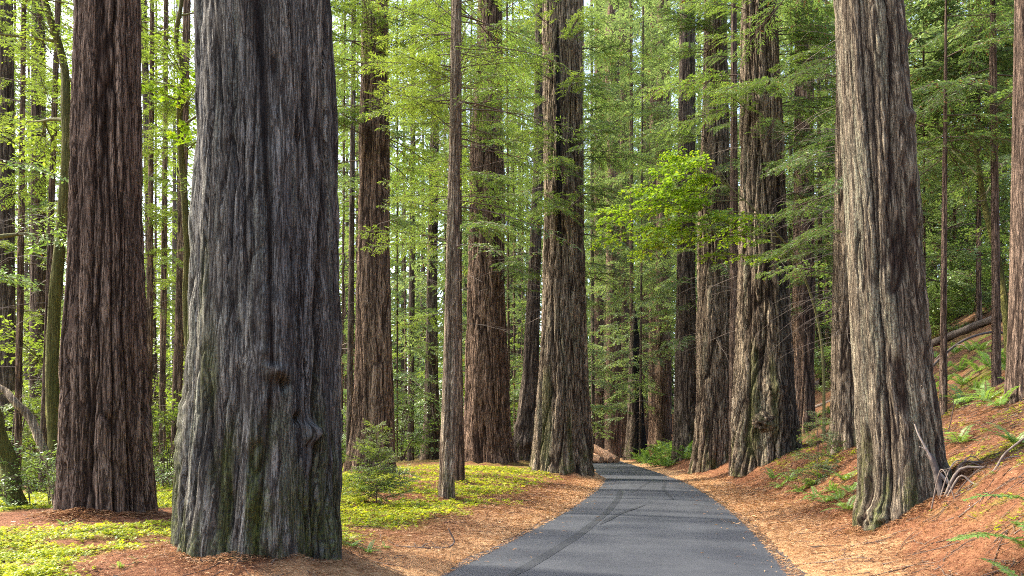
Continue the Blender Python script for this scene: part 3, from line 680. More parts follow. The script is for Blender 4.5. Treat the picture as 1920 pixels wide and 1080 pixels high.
T = redwood('ridged_redwood', 'broad ridged redwood trunk just left of the burl tree',
    [(0, 1322, 1362), (300, 1314, 1368), (540, 1308, 1372), (700, 1306, 1374), (820, 1300, 1376), (888, 1290, 1380)],
    1332, 880, 180, 200, BARK_TANF, amp=1.62, freq=.8, lobes=.16, height=60, seed=12, stains=[(1355, 100, 800, .2, .35)])
D = T.D; crown(T, dead_limbs(T, 40, vz(660, D), vz(200, D), .8, 2.8, 12))
boughs(T, 'deep', 22, vz(560, D), vz(60, D), .8, 1.3, az=(-PI*1.1, .1), seed=25); boughs(T, 'mid', 24, vz(330, D), vz(-30, D), .9, 1.5, az=(-PI, 0), seed=26)
T = redwood('dark_redwood', 'dark shaded redwood trunk beyond the ridged one, beside the fern patch',
    [(0, 1274, 1304), (540, 1268, 1304), (750, 1264, 1305), (862, 1259, 1307)],
    1283, 861, 120, 140, BARK_DARK, amp=1.2, freq=.8, lobes=.12, height=55, seed=13)
D = T.D; crown(T, dead_limbs(T, 50, vz(700, D), vz(330, D), 1.0, 4.0, 13, az=(-PI*1.2, -.3)))
boughs(T, 'deep', 26, vz(640, D), vz(100, D), .9, 1.5, az=(-PI*1.25, -.2), seed=27); boughs(T, 'far', 12, vz(300, D), vz(-20, D), .8, 1.2, seed=28)
T = redwood('slim_redwood', 'slim straight trunk squeezed between the burl tree and ridged redwood',
    [(100, 1370, 1382), (540, 1368, 1384), (882, 1366, 1386)], 1376, 882, 60, 120, BARK_BROWN, Y=36.5, amp=.8, freq=1.2, lobes=.05, height=30, seed=14)
D = T.D; crown(T, dead_limbs(T, 14, vz(640, D), vz(200, D), .6, 1.6, 14)); boughs(T, 'deep', 8, vz(400, D), vz(60, D), .6, 1.0, az=(-PI, 0), seed=29)
T = redwood('shaded_redwood', 'dark redwood trunk just right of the burl tree',
    [(0, 1492, 1524), (540, 1487, 1528), (700, 1485, 1527), (835, 1480, 1530)], 1505, 832, 110, 140, BARK_BROWNF, Y=41, amp=1.49, freq=.9, lobes=.08, height=50, seed=15, stains=[(1515, 300, 830, .25, .5)])
D = T.D; crown(T, dead_limbs(T, 40, vz(640, D), vz(150, D), .8, 2.4, 15)); boughs(T, 'deep', 18, vz(620, D), vz(20, D), .8, 1.2, az=(-PI, 0), seed=30); boughs(T, 'mid', 10, vz(300, D), vz(-20, D), .8, 1.2, seed=31)
T = redwood('bank_redwood', 'ridged greenish redwood trunk just left of the leaning trunk',
    [(0, 1568, 1592), (300, 1566, 1600), (540, 1563, 1610), (700, 1560, 1616), (800, 1557, 1622), (868, 1550, 1632)], 1590, 860, 130, 170, BARK_TANF, Y=24.5, amp=1.35, freq=1.1, lobes=.10, height=40, seed=16)
D = T.D; crown(T, dead_limbs(T, 60, vz(640, D), vz(60, D), .8, 2.4, 16, az=(PI*.6, PI*1.4))); boughs(T, 'deep', 14, vz(560, D), vz(20, D), .5, .9, az=(PI*.7, PI*1.4), seed=32)
boughs(T, 'deep', 14, 16, 36, 1.0, 1.5, seed=33)
T = redwood('edge_redwood', 'stout brown redwood trunk on the bank at the right picture edge',
    [(0, 1905, 1950), (300, 1900, 1948), (540, 1896, 1948), (700, 1890, 1950), (760, 1886, 1954)], 1918, 748, 130, 160, BARK_BROWN, amp=.9, freq=1.1, lobes=.08, height=40, seed=17)
crown(T); boughs(T, 'deep', 14, 13, 34, .8, 1.4, seed=34)
T = redwood('slim_redwood', 'very slim trunk on the bank just right of the leaning trunk',
    [(120, 1770, 1776), (540, 1764, 1775), (790, 1761, 1776)], 1768, 782, 36, 120, BARK_BROWN, amp=.5, freq=2, lobes=.06, height=15, seed=18, lobe_h=.2)
D = T.D; crown(T, dead_limbs(T, 10, vz(500, D), vz(120, D), .5, 1.4, 18, rad=.008)); boughs(T, 'deep', 12, vz(300, D), vz(-30, D), .6, 1.0, seed=35)
T = redwood('slim_redwood', 'slim dark trunk higher up the bank near the right edge',
    [(100, 1856, 1868), (540, 1860, 1875), (730, 1859, 1877)], 1868, 724, 40, 120, BARK_BROWN, amp=.6, freq=1.8, lobes=.06, height=18, seed=19, lobe_h=.2)
D = T.D; crown(T, dead_limbs(T, 10, vz(500, D), vz(120, D), .5, 1.4, 19, rad=.008)); boughs(T, 'deep', 12, vz(260, D), vz(-30, D), .7, 1.1, seed=36)

# ------------------------------------------------------------------ crooked small trees (bent stems)
def bent_tree(name, label, pts, w, Y, mat, sides=14, kinds=(), branches=(), cat='tree', group=None, top=None):
    """stem through photo points (u, v) at distance Y; w = widths in photo pixels"""
    P = np.array([PX(u, v, Y) for u, v in pts]); P[:, 1] += np.array([perlin(i*.7, len(pts)*1.3, Y) for i in range(len(P))])*.25
    b = np.array([P[0, 0], Y, float(gz(P[0, 0], Y))]); P[0, 2] = min(P[0, 2], b[2]-.15); P[0, 1] = Y
    root = thing(name, tuple(b), label, cat, group)
    Q = smooth_path(P, 46); wd = np.interp(np.linspace(0, 1, 46), np.linspace(0, 1, len(w)), w)/2/F*Y
    mb = MB(); tube(mb, Q-b, wd, sides, 0, .5, .05)
    me = mb.mesh('trunk', [mat])
    n = len(me.vertices); co = np.empty(n*3, np.float32); me.vertices.foreach_get('co', co); co = co.reshape(-1, 3)
    B = np.stack([co[:, 0]*1.5+co[:, 1], co[:, 2], np.ones(n)], -1)
    a = me.attributes.new('bark', 'FLOAT_VECTOR', 'POINT'); a.data.foreach_set('vector', B.ravel().astype(np.float32))
    me.attributes.new('stain', 'FLOAT', 'POINT'); me.attributes.new('mossy', 'FLOAT', 'POINT')
    link('trunk', me, root)
    cm = MB(); r = np.random.default_rng(int(Y*100))
    tips = []
    for (s, az, L, up) in branches:
        i = int(s*45); p = Q[i]-b; d = np.array([math.cos(az), math.sin(az), up]); t = np.linspace(0, 1, 7)[:, None]
        pp = p + d*L*t + np.array([0, 0, -.18*L])*t*t + r.normal(0, .035*L, (7, 3))*t
        tube(cm, pp, np.linspace(wd[i]*.5, .006, 7), 5, 0); tips.append((pp, az))
    if not cm.v: tube(cm, np.array([Q[-1]-b, Q[-1]-b+[.1, 0, .5], Q[-1]-b+[.1, .1, 1.]]), [wd[-1], wd[-1]*.6, .005], 4, 0)
    cr = link('crown', cm.mesh('crown', [MOSSTWIG if mat is BARK_MOSSY else TWIG]), root)
    for (kind, n, s0, s1, sc0, sc1) in kinds:
        for k in range(n):
            if tips and random.random() < .7:
                pp, az = random.choice(tips); p = pp[random.randint(2, 6)]; az = az + random.uniform(-1, 1)
            else:
                p = Q[int(random.uniform(s0, s1)*45)]-b; az = random.uniform(-PI, PI)
            put(kind, cr, tuple(p), az, random.uniform(-.2, .35), random.uniform(sc0, sc1), 'bough', random.uniform(-.3, .3))
    return root
random.seed(77)
bent_tree('mossy_tree', 'slender moss covered crooked tree left of the reddish trunk',
    [(104, 945), (104, 850), (101, 700), (106, 560), (117, 440), (131, 300), (127, 200), (112, 110), (95, 40), (82, -10), (60, -120), (70, -240)],
    [26, 25, 23, 22, 20, 18, 17, 14, 12, 9, 5], 17.5, BARK_MOSSY, 16, [('oaklight', 16, .55, 1, .5, 1.0)],
    [(.62, 2.6, 1.8, .35), (.68, .3, 1.6, .5), (.75, 3.4, 2.2, .1), (.8, -1.2, 1.6, .3), (.88, 2.8, 1.8, .4)])
bent_tree('vine_stem', 'thin dark stem climbing the left side of the reddish trunk',
    [(141, 962), (132, 900), (122, 800), (116, 700), (126, 560), (134, 420), (139, 250), (143, 60), (146, -60), (150, -200)], [9, 8, 7, 7, 6, 6, 5, 4], 12.9, BARK_BROWN, 7, cat='vine')
bent_tree('curved_stem', 'thick moss covered stem leaning left at the left picture edge',
    [(46, 972), (30, 925), (14, 870), (0, 810), (-18, 700), (-30, 560), (-20, 380), (-40, 200)], [34, 32, 30, 28, 24, 20, 14, 8], 15.3, BARK_MOSSY, 14, [('oak', 8, .5, 1, .5, .9)], [(.6, 2.4, 1.4, .3), (.7, .6, 1.2, .4)])
bent_tree('leaning_sapling', 'bare brown stem arching down at the left picture edge',
    [(108, 955), (95, 880), (78, 830), (55, 785), (28, 752), (0, 730), (-40, 715), (-90, 730)], [15, 15, 16, 16, 15, 13, 11, 8], 16.4, BARK_PALE, 10)
bent_tree('twisted_tree', 'slender twisted yellow mossy tree beside the left edge of the huge trunk',
    [(356, 905), (352, 800), (352, 690), (346, 600), (346, 540), (353, 470), (352, 400), (344, 330), (339, 220), (344, 140), (332, 70), (340, -20), (330, -140)],
    [15, 15, 15, 14, 14, 15, 13, 12, 11, 10, 8, 6, 4], 19.5, BARK_MOSSY, 12, [('maple', 12, .55, 1, .5, .8), ('oaklight', 10, .5, 1, .6, .9)],
    [(.66, .2, 1.5, .9), (.72, 2.9, 1.8, .4), (.8, 3.3, 1.8, .3), (.86, .4, 1.4, .5), (.9, -1.6, 1.4, .3)])
bent_tree('arched_tree', 'crooked mossy tree arching left above the bank near the right edge',
    [(1893, 700), (1888, 600), (1880, 540), (1868, 470), (1846, 370), (1830, 300), (1812, 255), (1790, 246), (1755, 240), (1720, 228)],
    [15, 15, 14, 13, 12, 11, 9, 6, 4, 3], 23.5, BARK_MOSSY, 12, [('oak', 12, .5, 1, .6, 1.0)], [(.6, .8, 2., .9), (.68, 1.8, 2.4, 1.2), (.75, 3.2, 2.2, .4), (.85, -1.4, 1.6, .3)])

# ------------------------------------------------------------------ thin trunks of the left wood
def thin_tree(u0, v0, u1, w, Y, mat, kinds, label, seed, name='young_redwood', group=None, limbs=24, v_top=0, zt=None, lz=640):
    X0 = (u0-960)/F*Y; b = np.array([X0, Y, float(gz(X0, Y))])
    root = thing(name, tuple(b), label, 'tree', group)
    T = make_trunk(root, [(-50, u1-w*.36, u1+w*.36), ((v0)/2, (u0+u1)/2-w*.44, (u0+u1)/2+w*.44), (v0-40, u0-w*.52, u0+w*.52), (v0+10, u0-w*.62, u0+w*.62)], Y,
                   max(16, min(70, int(w*2.2))), 70, mat, b, amp=.7, freq=1.3, lobes=.06, height=zt or (vz(-100, Y)+10), seed=seed, lobe_h=.25)
    T.D = Y
    crown(T, dead_limbs(T, limbs, vz(lz+140, Y), vz(-20, Y), .6, 2.2, seed, rad=.010*max(1, Y/22)))
    for (kind, n, va, vb, s0, s1) in kinds: boughs(T, kind, n, vz(va, Y), vz(vb, Y), s0, s1, seed=seed*3+n)
    return T
LW = 'young trees of the bright wood on the left'
thin_tree(12, 900, 10, 34, 27, BARK_DARK, [('light', 12, 600, 0, .7, 1.1), ('mid', 8, 500, 0, .8, 1.2)], 'dark trunk cut by the left picture edge', 31)
thin_tree(33, 930, 46, 13, 22, BARK_RED, [('light', 16, 640, -20, .6, .9)], 'slim reddish trunk left of the mossy crooked tree', 32)
thin_tree(72, 935, 72, 30, 31, BARK_BROWN, [('light', 14, 560, -20, .8, 1.2), ('mid', 8, 400, 0, .9, 1.2)], 'shadowed brown trunk full of bare twigs behind the mossy tree', 33, limbs=60)
thin_tree(78, 950, 110, 13, 20, BARK_BROWN, [('light', 8, 420, -20, .6, .9)], 'slim trunk leaning right behind the mossy crooked tree', 34, limbs=30)
thin_tree(278, 900, 286, 12, 28, BARK_RED, [('light', 22, 600, -20, .7, 1.1)], 'slim reddish trunk just right of the stringy barked trunk', 35)
thin_tree(304, 890, 312, 12, 31, BARK_RED, [('light', 22, 640, -20, .7, 1.1)], 'thinnest reddish trunk in the gap beside the huge trunk', 36)
thin_tree(329, 905, 352, 18, 27, BARK_RED, [('light', 18, 600, -20, .7, 1.1)], 'red brown leaning trunk touching the huge trunk outline', 37)
thin_tree(292, 880, 268, 16, 40, BARK_DARK, [('farlight', 22, 560, -20, .6, .9)], 'dark distant trunk in the gap beside the huge trunk', 38)
thin_tree(655, 870, 664, 12, 44, BARK_DARK, [('mid', 24, 640, -20, .8, 1.3)], 'thin dark trunk against the right side of the huge trunk', 39)
thin_tree(770, 855, 776, 12, 72, BARK_DARK, [('far', 30, 660, -20, .6, 1.0)], 'thin distant trunk left of the thin dark redwood', 40)

# ------------------------------------------------------------------ the wood behind
def wood_tree(u, Y, r, kind, label, group, seed, mat=BARK_BROWNF, z0=6., n=46, s=(.8, 1.3), lean=0.):
    X = (u-960)/F*Y; b = np.array([X, Y, float(gz(X, Y))]); w = r*2/Y*F
    root = thing('forest_redwood', tuple(b), label, 'tree', group)
    vb = HV-(b[2]-CAMZ)/Y*F; ut = u+lean
    T = make_trunk(root, [(-80, ut-w*.34, ut+w*.34), (vb*.5, (u+ut)/2-w*.42, (u+ut)/2+w*.42), (vb-25, u-w*.5, u+w*.5), (vb+6, u-w*.62, u+w*.62)], Y, 44, 60, mat, b,
                   amp=1.1, freq=.7, lobes=.10, height=vz(-60, Y)+8, seed=seed, lobe_h=.8)
    crown(T, dead_limbs(T, 18, b[2]+3, b[2]+16, 1., 3., seed, rad=.03, forks=2))
    zt = vz(-30, Y)
    boughs(T, kind, n, b[2]+z0, zt, s[0], s[1], seed=seed, bias=.85)
rr = np.random.default_rng(9)
GAPS = [(140, 'left of the stringy reddish trunk'), (330, 'between the stringy reddish trunk and huge trunk'), (600, 'half hidden by the huge trunk'), (700, 'close beside the huge trunk'),
        (830, 'left of the slim pale trunk'), (900, 'behind the slim pale trunk'), (1060, 'between the massive middle trunks'), (1265, 'above the far road bend'), (1420, 'behind the ridged redwood'),
        (1560, 'right of the burl tree'), (1720, 'behind the leaning trunk'), (1800, 'just right of the leaning trunk'), (9999, 'at the right picture edge')]
def gap(u): return next(t for e, t in GAPS if u < e)
ORD = ['nearest', 'second nearest', 'third nearest', 'fourth nearest', 'fifth nearest', 'sixth nearest', 'seventh nearest', 'eighth nearest', 'ninth nearest', 'tenth nearest']
def rank(lst, what):
    """a label for each (u, Y): its rank by distance among its kind in the same gap"""
    out = []
    for (u, Y) in lst:
        same = sorted(y for (x, y) in lst if gap(x) == gap(u)); n = same.index(Y)
        out.append(('the only ' if len(same) == 1 else ORD[n]+' ')+what+' '+gap(u))
    return out
FAR1 = 'far redwoods in the row at the road bend'
for i, (u, Y, r) in enumerate([(1122, 118, .8), (1134, 132, .7), (1143, 124, .9), (1150, 104, 1.05), (1168, 112, .75), (1176, 138, .8), (1212, 118, 1.0), (1228, 108, .9), (1243, 92, .95), (1251, 120, .7)]):
    wood_tree(u, Y, r, 'far', ['leftmost', 'second', 'third', 'fourth', 'fifth', 'sixth', 'seventh', 'eighth', 'ninth', 'last'][i] + ' from left of the far redwood trunks at the road bend', FAR1, 60+i, BARK_BROWNF, 6.0 if u < 1200 else 4.5, 46, (.9, 1.4))
GL = 'redwoods in the bright wood behind the left trunks'; GM = 'redwoods in the wood behind the middle trunks'; GR = 'redwoods in the wood behind the right trunks'
lab = {GL: 'distant redwood in the bright wood behind the left trunks', GM: 'distant redwood in the green wood behind the middle trunks', GR: 'distant redwood on the shaded slope behind the right trunks'}
def bank(lst, grp, kinds, mats, s0):
    labels = rank(lst, 'distant redwood')
    for i, (u, Y) in enumerate(lst):
        wood_tree(u, Y, float(rr.uniform(.10, .24) if grp == GR else rr.uniform(.06, .14))*Y/70, kinds[i % len(kinds)], labels[i], grp, s0+i, mats[i % len(mats)], float(rr.uniform(2.5, 8)), 34 if 1090 < u < 1260 else 58, (.75, 1.3), float(rr.uniform(-8, 8)))
bank([(-40, 52), (22, 62), (60, 88), (120, 70), (165, 95), (290, 74), (335, 90)], GL, ['farlight', 'far', 'farlight'], [BARK_BROWNF], 100)
bank([(640, 60), (668, 92), (648, 120), (745, 62), (762, 100), (838, 84), (850, 110), (878, 74), (955, 66), (965, 90), (978, 115), (1000, 80)], GM, ['far', 'farlight', 'far'], [BARK_BROWNF], 130)
bank([(1086, 62), (1090, 82), (1112, 96), (1185, 92), (1200, 76), (1290, 74), (1310, 100), (1345, 66), (1378, 84), (1400, 105), (1480, 62), (1512, 84), (1540, 54), (1552, 72), (1700, 60), (1735, 42), (1750, 66), (1790, 52), (1815, 76), (1835, 40), (1880, 58), (1900, 78), (1945, 46)], GR, ['far', 'far', 'far'], [BARK_DARK, BARK_BROWNF], 160)

# far-off wood that closes every gap: crowns of small faces on a deep belt of ground
def far_wood():
    r = np.random.default_rng(21); mb = MB()
    for i in range(275):
        Y = r.uniform(132, 235); X = r.uniform(-.72, .74)*Y
        if i >= 250: Y = r.uniform(172, 235); X = r.uniform(.075, .17)*Y     # beyond the bend
        if abs(X-road_x(min(Y, 185))) < 6 and Y < 170: continue
        open_ = .06 < X/Y < .20          # the road's own clearing lets the sky through
        b = np.array([X, Y, float(gz(X, Y))]); H = r.uniform(40, 80) if open_ else r.uniform(38, 100); n = 420 if open_ else 520
        h = H*(.04+.96*r.random(n)**.9); rad = (2.2+5.0*(1-h/H)**.7)*np.sqrt(r.random(n)); a = r.uniform(0, 2*PI, n)
        P = b + np.stack([rad*np.cos(a), rad*np.sin(a), h-.12*rad], -1)
        Dd = np.stack([np.cos(a), np.sin(a), r.normal(-.35, .3, n)], -1)
        diamonds(mb, P, Dd, r.normal(0, .45, (n, 3))+[0, 0, 1], r.uniform(1.2, 2.8, n), r.uniform(.35, .8, n), 0, np.clip(r.normal(.5, .25, n), 0, 1))
        tube(mb, np.array([b-[0, 0, .5], b+[0, 0, H*.5], b+[0, 0, H]]), [r.uniform(.5, 1.), .4, .05], 7, 1)
    o = link('far_wood', mb.mesh('far_wood', [LEAF_FAR, TWIG])); o['kind'] = 'stuff'; o['label'] = 'far-off redwood forest closing the view'; o['category'] = 'forest'
far_wood()

# ------------------------------------------------------------------ maple sprays over the road, understory bushes
def maple():
    Y = 31.; X = (1545-960)/F*Y; b = np.array([X, Y, float(gz(X, Y))])
    root = thing('maple_tree', tuple(b), 'bright yellow green maple reaching left in front of the ridged redwoods', 'tree')
    mb = MB(); P = np.array([b-[0, 0, .2], PX(1540, 640, Y), PX(1500, 500, Y-.8), PX(1440, 420, Y-2.2), PX(1360, 345, Y-2.6), PX(1290, 318, Y-2.4)])
    Q = smooth_path(P, 40); tube(mb, Q-b, np.linspace(.07, .015, 40), 8, 0, .5, .05)
    me = mb.mesh('trunk', [MOSSTWIG]); link('trunk', me, root)
    cm = MB(); tw = []
    for (i, u, v) in [(22, 1350, 480), (26, 1250, 440), (30, 1200, 395), (32, 1260, 360), (34, 1330, 300), (36, 1225, 350), (24, 1300, 430), (28, 1360, 400), (30, 1185, 440), (27, 1225, 470), (34, 1290, 290), (32, 1180, 400)]:
        e = PX(u, v, Y-2.4-random.random()); pp = smooth_path([Q[i], (Q[i]+e)/2+[0, 0, .12], e], 8); tube(cm, pp-b, np.linspace(.02, .006, 8), 4, 0); tw.append(pp)
    cr = link('crown', cm.mesh('crown', [MOSSTWIG]), root)
    random.seed(31)
    for pp in tw:
        for k in range(6):
            p = pp[random.randint(2, 7)]-b; put('maple', cr, tuple(p), random.uniform(2.0, 4.6), random.uniform(-.3, .1), random.uniform(.42, .72), 'bough', random.uniform(-.3, .3))
maple()
def bush(u, Y, kind, n, h, sc, label, group=None, name='bush', cat='bush', X=None, seed=0, spread=.5):
    X = (u-960)/F*Y if X is None else X; b = np.array([X, Y, float(gz(X, Y))])
    root = thing(name, tuple(b), label, cat, group); random.seed(seed*7+int(Y*10)+u)
    mb = MB(); tips = []
    for k in range(max(3, n//5)):
        a = random.uniform(0, 2*PI); L = h*random.uniform(.55, 1.0); o = spread*h*random.uniform(.2, 1)
        pts = smooth_path([(0, 0, -.1), (o*.3*math.cos(a), o*.3*math.sin(a), L*.5), (o*math.cos(a), o*math.sin(a), L)], 6)
        tube(mb, pts, np.linspace(.012, .004, 6)*max(1, h/1.5), 4, 0); tips.append(pts)
    st = link('stem', mb.mesh('stem', [TWIG]), root)
    cr = link('crown', MBempty(), root) if False else st
    for k in range(n):
        p = random.choice(tips)[random.randint(1, 5)]
        put(kind, cr, tuple(p), random.uniform(-PI, PI), random.uniform(-.1, .6), sc*random.uniform(.7, 1.25), 'bough', random.uniform(-.4, .4))
    return root
US = 'leafy understory bushes on the right slope'
k = 0
LST = [(1735, 45, 3.5, 1.0), (1790, 49, 5, 1.2), (1830, 44, 3, 1.0), (1760, 54, 8, 1.4), (1860, 50, 6, 1.2), (1905, 46, 4, 1.1), (1700, 52, 7, 1.4), (1545, 53, 6, 1.2), (1562, 46, 2.5, .8), (1640, 48, 6, 1.3), (1945, 40, 5, 1.0), (1808, 58, 10, 1.5), (1775, 43, 2.0, .8), (1845, 57, 8, 1.4)]
LBL = rank([(a[0], a[1]) for a in LST], 'leafy green bush')
for (u, Y, h, sc), lb in zip(LST, LBL):
    bush(u, Y, 'oak', 30, h, sc, lb, US, seed=k); k += 1
UL = 'leafy bushes of the bright wood on the left'
LST = [(20, 24, 5, .9), (60, 36, 8, 1.2), (95, 27, 4, .9), (270, 36, 7, 1.2), (300, 46, 9, 1.4), (330, 34, 6, 1.1), (-20, 30, 7, 1.1), (315, 24, 2.5, .8), (115, 42, 9, 1.4)]
LBL = rank([(a[0], a[1]) for a in LST], 'yellow green bush')
for (u, Y, h, sc), lb in zip(LST, LBL):
    bush(u, Y, 'oaklight', 26, h, sc, lb, UL, seed=k); k += 1
UM = 'leafy bushes in the wood behind the middle trunks'
LST = [(650, 58, 4, 1.3), (752, 62, 6, 1.4), (770, 78, 7, 1.8), (655, 80, 8, 1.8), (843, 80, 7, 1.8), (1000, 95, 8, 2.0), (690, 95, 9, 2.0), (880, 96, 10, 2.0), (962, 84, 6, 1.6), (745, 100, 10, 2.0)]
LBL = rank([(a[0], a[1]) for a in LST], 'low green bush')
for (u, Y, h, sc), lb in zip(LST, LBL):
    bush(u, Y, 'oak', 24, h, sc, lb, UM, seed=k); k += 1
bush(95, 15.6, 'shrub', 20, 1.35, .75, 'bright leafy shrub at the foot of the mossy crooked tree', name='shrub', cat='shrub', seed=60)
bush(58, 15.2, 'shrub', 12, .9, .7, 'small leafy shrub behind the curved mossy stem', name='shrub', cat='shrub', seed=61)
bush(305, 21.0, 'shrub', 18, .75, .8, 'low sunlit leafy shrub in the gap beside the huge trunk', name='shrub', cat='shrub', seed=62)
# young redwoods
def sapling(u, v, h, kind, n, label, Y=None, sc=1.0, seed=0, low=.05, z_kind=None):
    Y = Y or solve_base(u, v); b = base_at(u, v, Y); root = thing('redwood_sapling', tuple(b), label, 'sapling')
    mb = MB(); pts = smooth_path([(0, 0, -.1), (.03, 0, h*.5), (-.02, .02, h)], 8); tube(mb, pts, np.linspace(.016, .004, 8), 6, 0)
    st = link('stem', mb.mesh('stem', [TWIG]), root); random.seed(seed)
    for k in range(n):
        t = low + (1-low)*min(.99, max(0, (k+.5)/n + random.uniform(-.12, .12))); kk = z_kind if (z_kind and t < .40) else kind
        put(kk, st, (0.03*math.sin(t*3), 0, h*t), k*2.4+random.uniform(-.4, .4), random.uniform(.0, .45), sc*(1.15-.85*t)*random.uniform(.5, 1.3), 'bough', random.uniform(-.6, .6))
    return root
sapling(705, 948, 1.85, 'twiglet', 64, 'small bright green redwood sapling on the sorrel beside the huge trunk', sc=1.3, seed=3)
sapling(1532, 872, 1.9, 'twigdeep', 40, 'dark feathery redwood sapling between the burl tree and leaning trunk', sc=1.2, seed=4, Y=21)

# ------------------------------------------------------------------ ferns
def frond(mb, L, az, up, r, curl=.55, n=26, pw=.15):
    t = np.linspace(0, 1, n+4); el = up - curl*1.9*t
    dx = np.concatenate([[0], np.cumsum(np.cos(el[:-1]))])*L/(n+3); dz = np.concatenate([[0], np.cumsum(np.sin(el[:-1]))])*L/(n+3)
    d = np.array([math.cos(az), math.sin(az), 0]); lat = np.array([-d[1], d[0], 0])
    P = d*dx[:, None] + np.array([0, 0, 1.])*dz[:, None] + lat*(.06*r.normal()*L*t**2)[:, None]
    tube(mb, P[::4], np.linspace(.005, .0015, len(P[::4])), 3, 0)
    T = np.gradient(P, axis=0); T /= np.linalg.norm(T, axis=1)[:, None]
    N = np.cross(T, lat); N *= np.sign(N[:, 2:3]+1e-6)
    i = np.arange(4, n+4); prof = np.sin(np.clip((t[i])*1.05, 0, 1)**.7*PI*.93)**.8*pw*L + .01
    for sd in (1, -1):
        diamonds(mb, P[i], lat*sd + T[i]*.35 + N[i]*r.normal(.0, .12, (len(i), 1)), N[i], prof*r.uniform(.85, 1.1, len(i)), np.full(len(i), L*.042), 1, np.clip(r.normal(.5, .15, len(i)), 0, 1))
def fern_mesh(seed, n=9, L=.8):
    r = np.random.default_rng(seed); mb = MB()
    for k in range(n): frond(mb, L*r.uniform(.65, 1.15), k*2*PI/n + r.uniform(-.3, .3), r.uniform(.5, 1.25), r)
    return mb
TEMPL['fern'] = [fern_mesh(900+i).mesh('fern_fronds', [TWIG, LEAF_FERN]) for i in range(4)]
def fern(u, v, sc, label, group=None, Y=None, seed=0):
    Y = Y or solve_base(u, v); b = base_at(u, v, Y); random.seed(seed)
    o = link('fern', random.choice(TEMPL['fern']), None, (b[0], b[1], b[2]+.0)); o.rotation_euler = (0, 0, random.uniform(0, 6.28)); o.scale = (sc*1.7,)*3
    tag(o, label, 'fern', group); return o
fern(1800, 835, .62, 'large fresh green fern behind the dead branches by the leaning trunk', seed=1)
fern(1905, 835, .45, 'fern at the right picture edge above the curved dead stick', seed=2)
fern(1590, 960, .50, 'bright fern low at the left foot of the leaning trunk', seed=3)
FB = 'ferns spread on the needle bank left of the leaning trunk'
for i, (u, v) in enumerate([(1560, 925), (1520, 915), (1585, 905), (1480, 905), (1500, 925), (1550, 945), (1450, 900), (1540, 900), (1575, 940), (1595, 925), (1465, 915), (1530, 935)]):
    fern(u, v, random.uniform(.35, .5), 'low fern spread on the needle bank left of the leaning trunk', FB, seed=10+i)
FS = 'ferns scattered over the hillside on the right'
for i, (u, v) in enumerate([(1830, 735), (1800, 700), (1850, 755), (1780, 690), (1745, 745), (1895, 700), (1820, 660), (1755, 672), (1840, 660), (1875, 765), (1880, 670), (1770, 720), (1810, 760), (1835, 700), (1790, 665), (1855, 690), (1905, 725), (1805, 725), (1545, 800), (1530, 785), (1560, 780)]):
    fern(u, v, random.uniform(.45, .8), 'dark green fern on the hillside behind the slim trunks', FS, seed=30+i)
FR = 'ferns in the patch beside the far road bend'
for i in range(46):
    Y = random.Random(i*3+1).uniform(56, 92); dd = random.Random(i*5+2).uniform(.9, 5.5)
    X = float(road_x(Y)+road_w(Y)/2+dd); b = (X, Y, float(gz(X, Y)))
    o = link('fern', TEMPL['fern'][i % 4], None, b); o.rotation_euler = (0, 0, i*1.7); o.scale = (1.8+.8*random.Random(i).random(),)*3
    tag(o, 'light green fern in the thick patch beside the far road bend', 'fern', FR)
FL = 'small plants on the sorrel left of the road'
for i, (u, v, sc_) in enumerate([(690, 1040, .20), (660, 1028, .18), (720, 1030, .16), (205, 1005, .16), (120, 990, .15), (265, 1062, .16), (225, 1072, .14), (745, 905, .2), (930, 895, .18)]):
    fern(u, v, sc_, ['low green fern tuft at the right foot of the huge trunk', 'small fern tuft touching the huge trunk foot', 'small fern tuft at the needle edge right of the huge trunk', 'tiny fern in the sorrel in front of the stringy trunk', 'tiny fern in the sorrel below the mossy tree', 'tiny fern left of the huge trunk foot', 'tiny fern at the bottom picture edge left of the huge trunk', 'small fern in the sorrel behind the bright sapling', 'small fern in the sorrel before the massive trunks'][i], FL, seed=80+i)
FN = 'small green plants sprouting on the near right bank'
rq = random.Random(5)
for i in range(26):
    Y = rq.uniform(7.6, 15.5); dr_ = rq.uniform(2.0, 6.0); X = float(road_x(Y)+road_w(Y)/2)+dr_
    if X > .66*Y or math.hypot(X-6.33, Y-13) < 1.1: continue
    o = link('fern', TEMPL['fern'][i % 4], None, (X, Y, float(gz(X, Y)))); o.rotation_euler = (0, 0, rq.uniform(0, 6.28)); o.scale = (rq.uniform(.13, .36),)*3
    tag(o, 'small green fern sprouting from the needles on the near right bank', 'fern', FN)
# three big single fronds reaching in at the lower right
def frond_plant(u, v, Y, az, L, up, label, seed):
    X = (u-960)/F*Y; b = np.array([X, Y, float(gz(X, Y))]); r = np.random.default_rng(seed); mb = MB()
    frond(mb, L, az, up, r, .55, 40, .15); frond(mb, L*.8, az+2.1, up, r, .6, 36, .13); frond(mb, L*.8, az-2.0, up+.2, r, .6, 36, .13)
    o = link('fern', mb.mesh('fern', [TWIG, LEAF_FERN]), None, tuple(b)); tag(o, label, 'fern')
frond_plant(1962, 935, 7.6, D2R(190), 1.05, .70, 'long bright fern frond arching in at the lower right', 5)
frond_plant(1985, 905, 8.3, D2R(172), 1.0, .70, 'dimmer fern frond just above the long bright one at lower right', 6)
frond_plant(1925, 1080, 7.1, D2R(120), .5, 1.1, 'upright fern frond in the bottom right picture corner', 7)

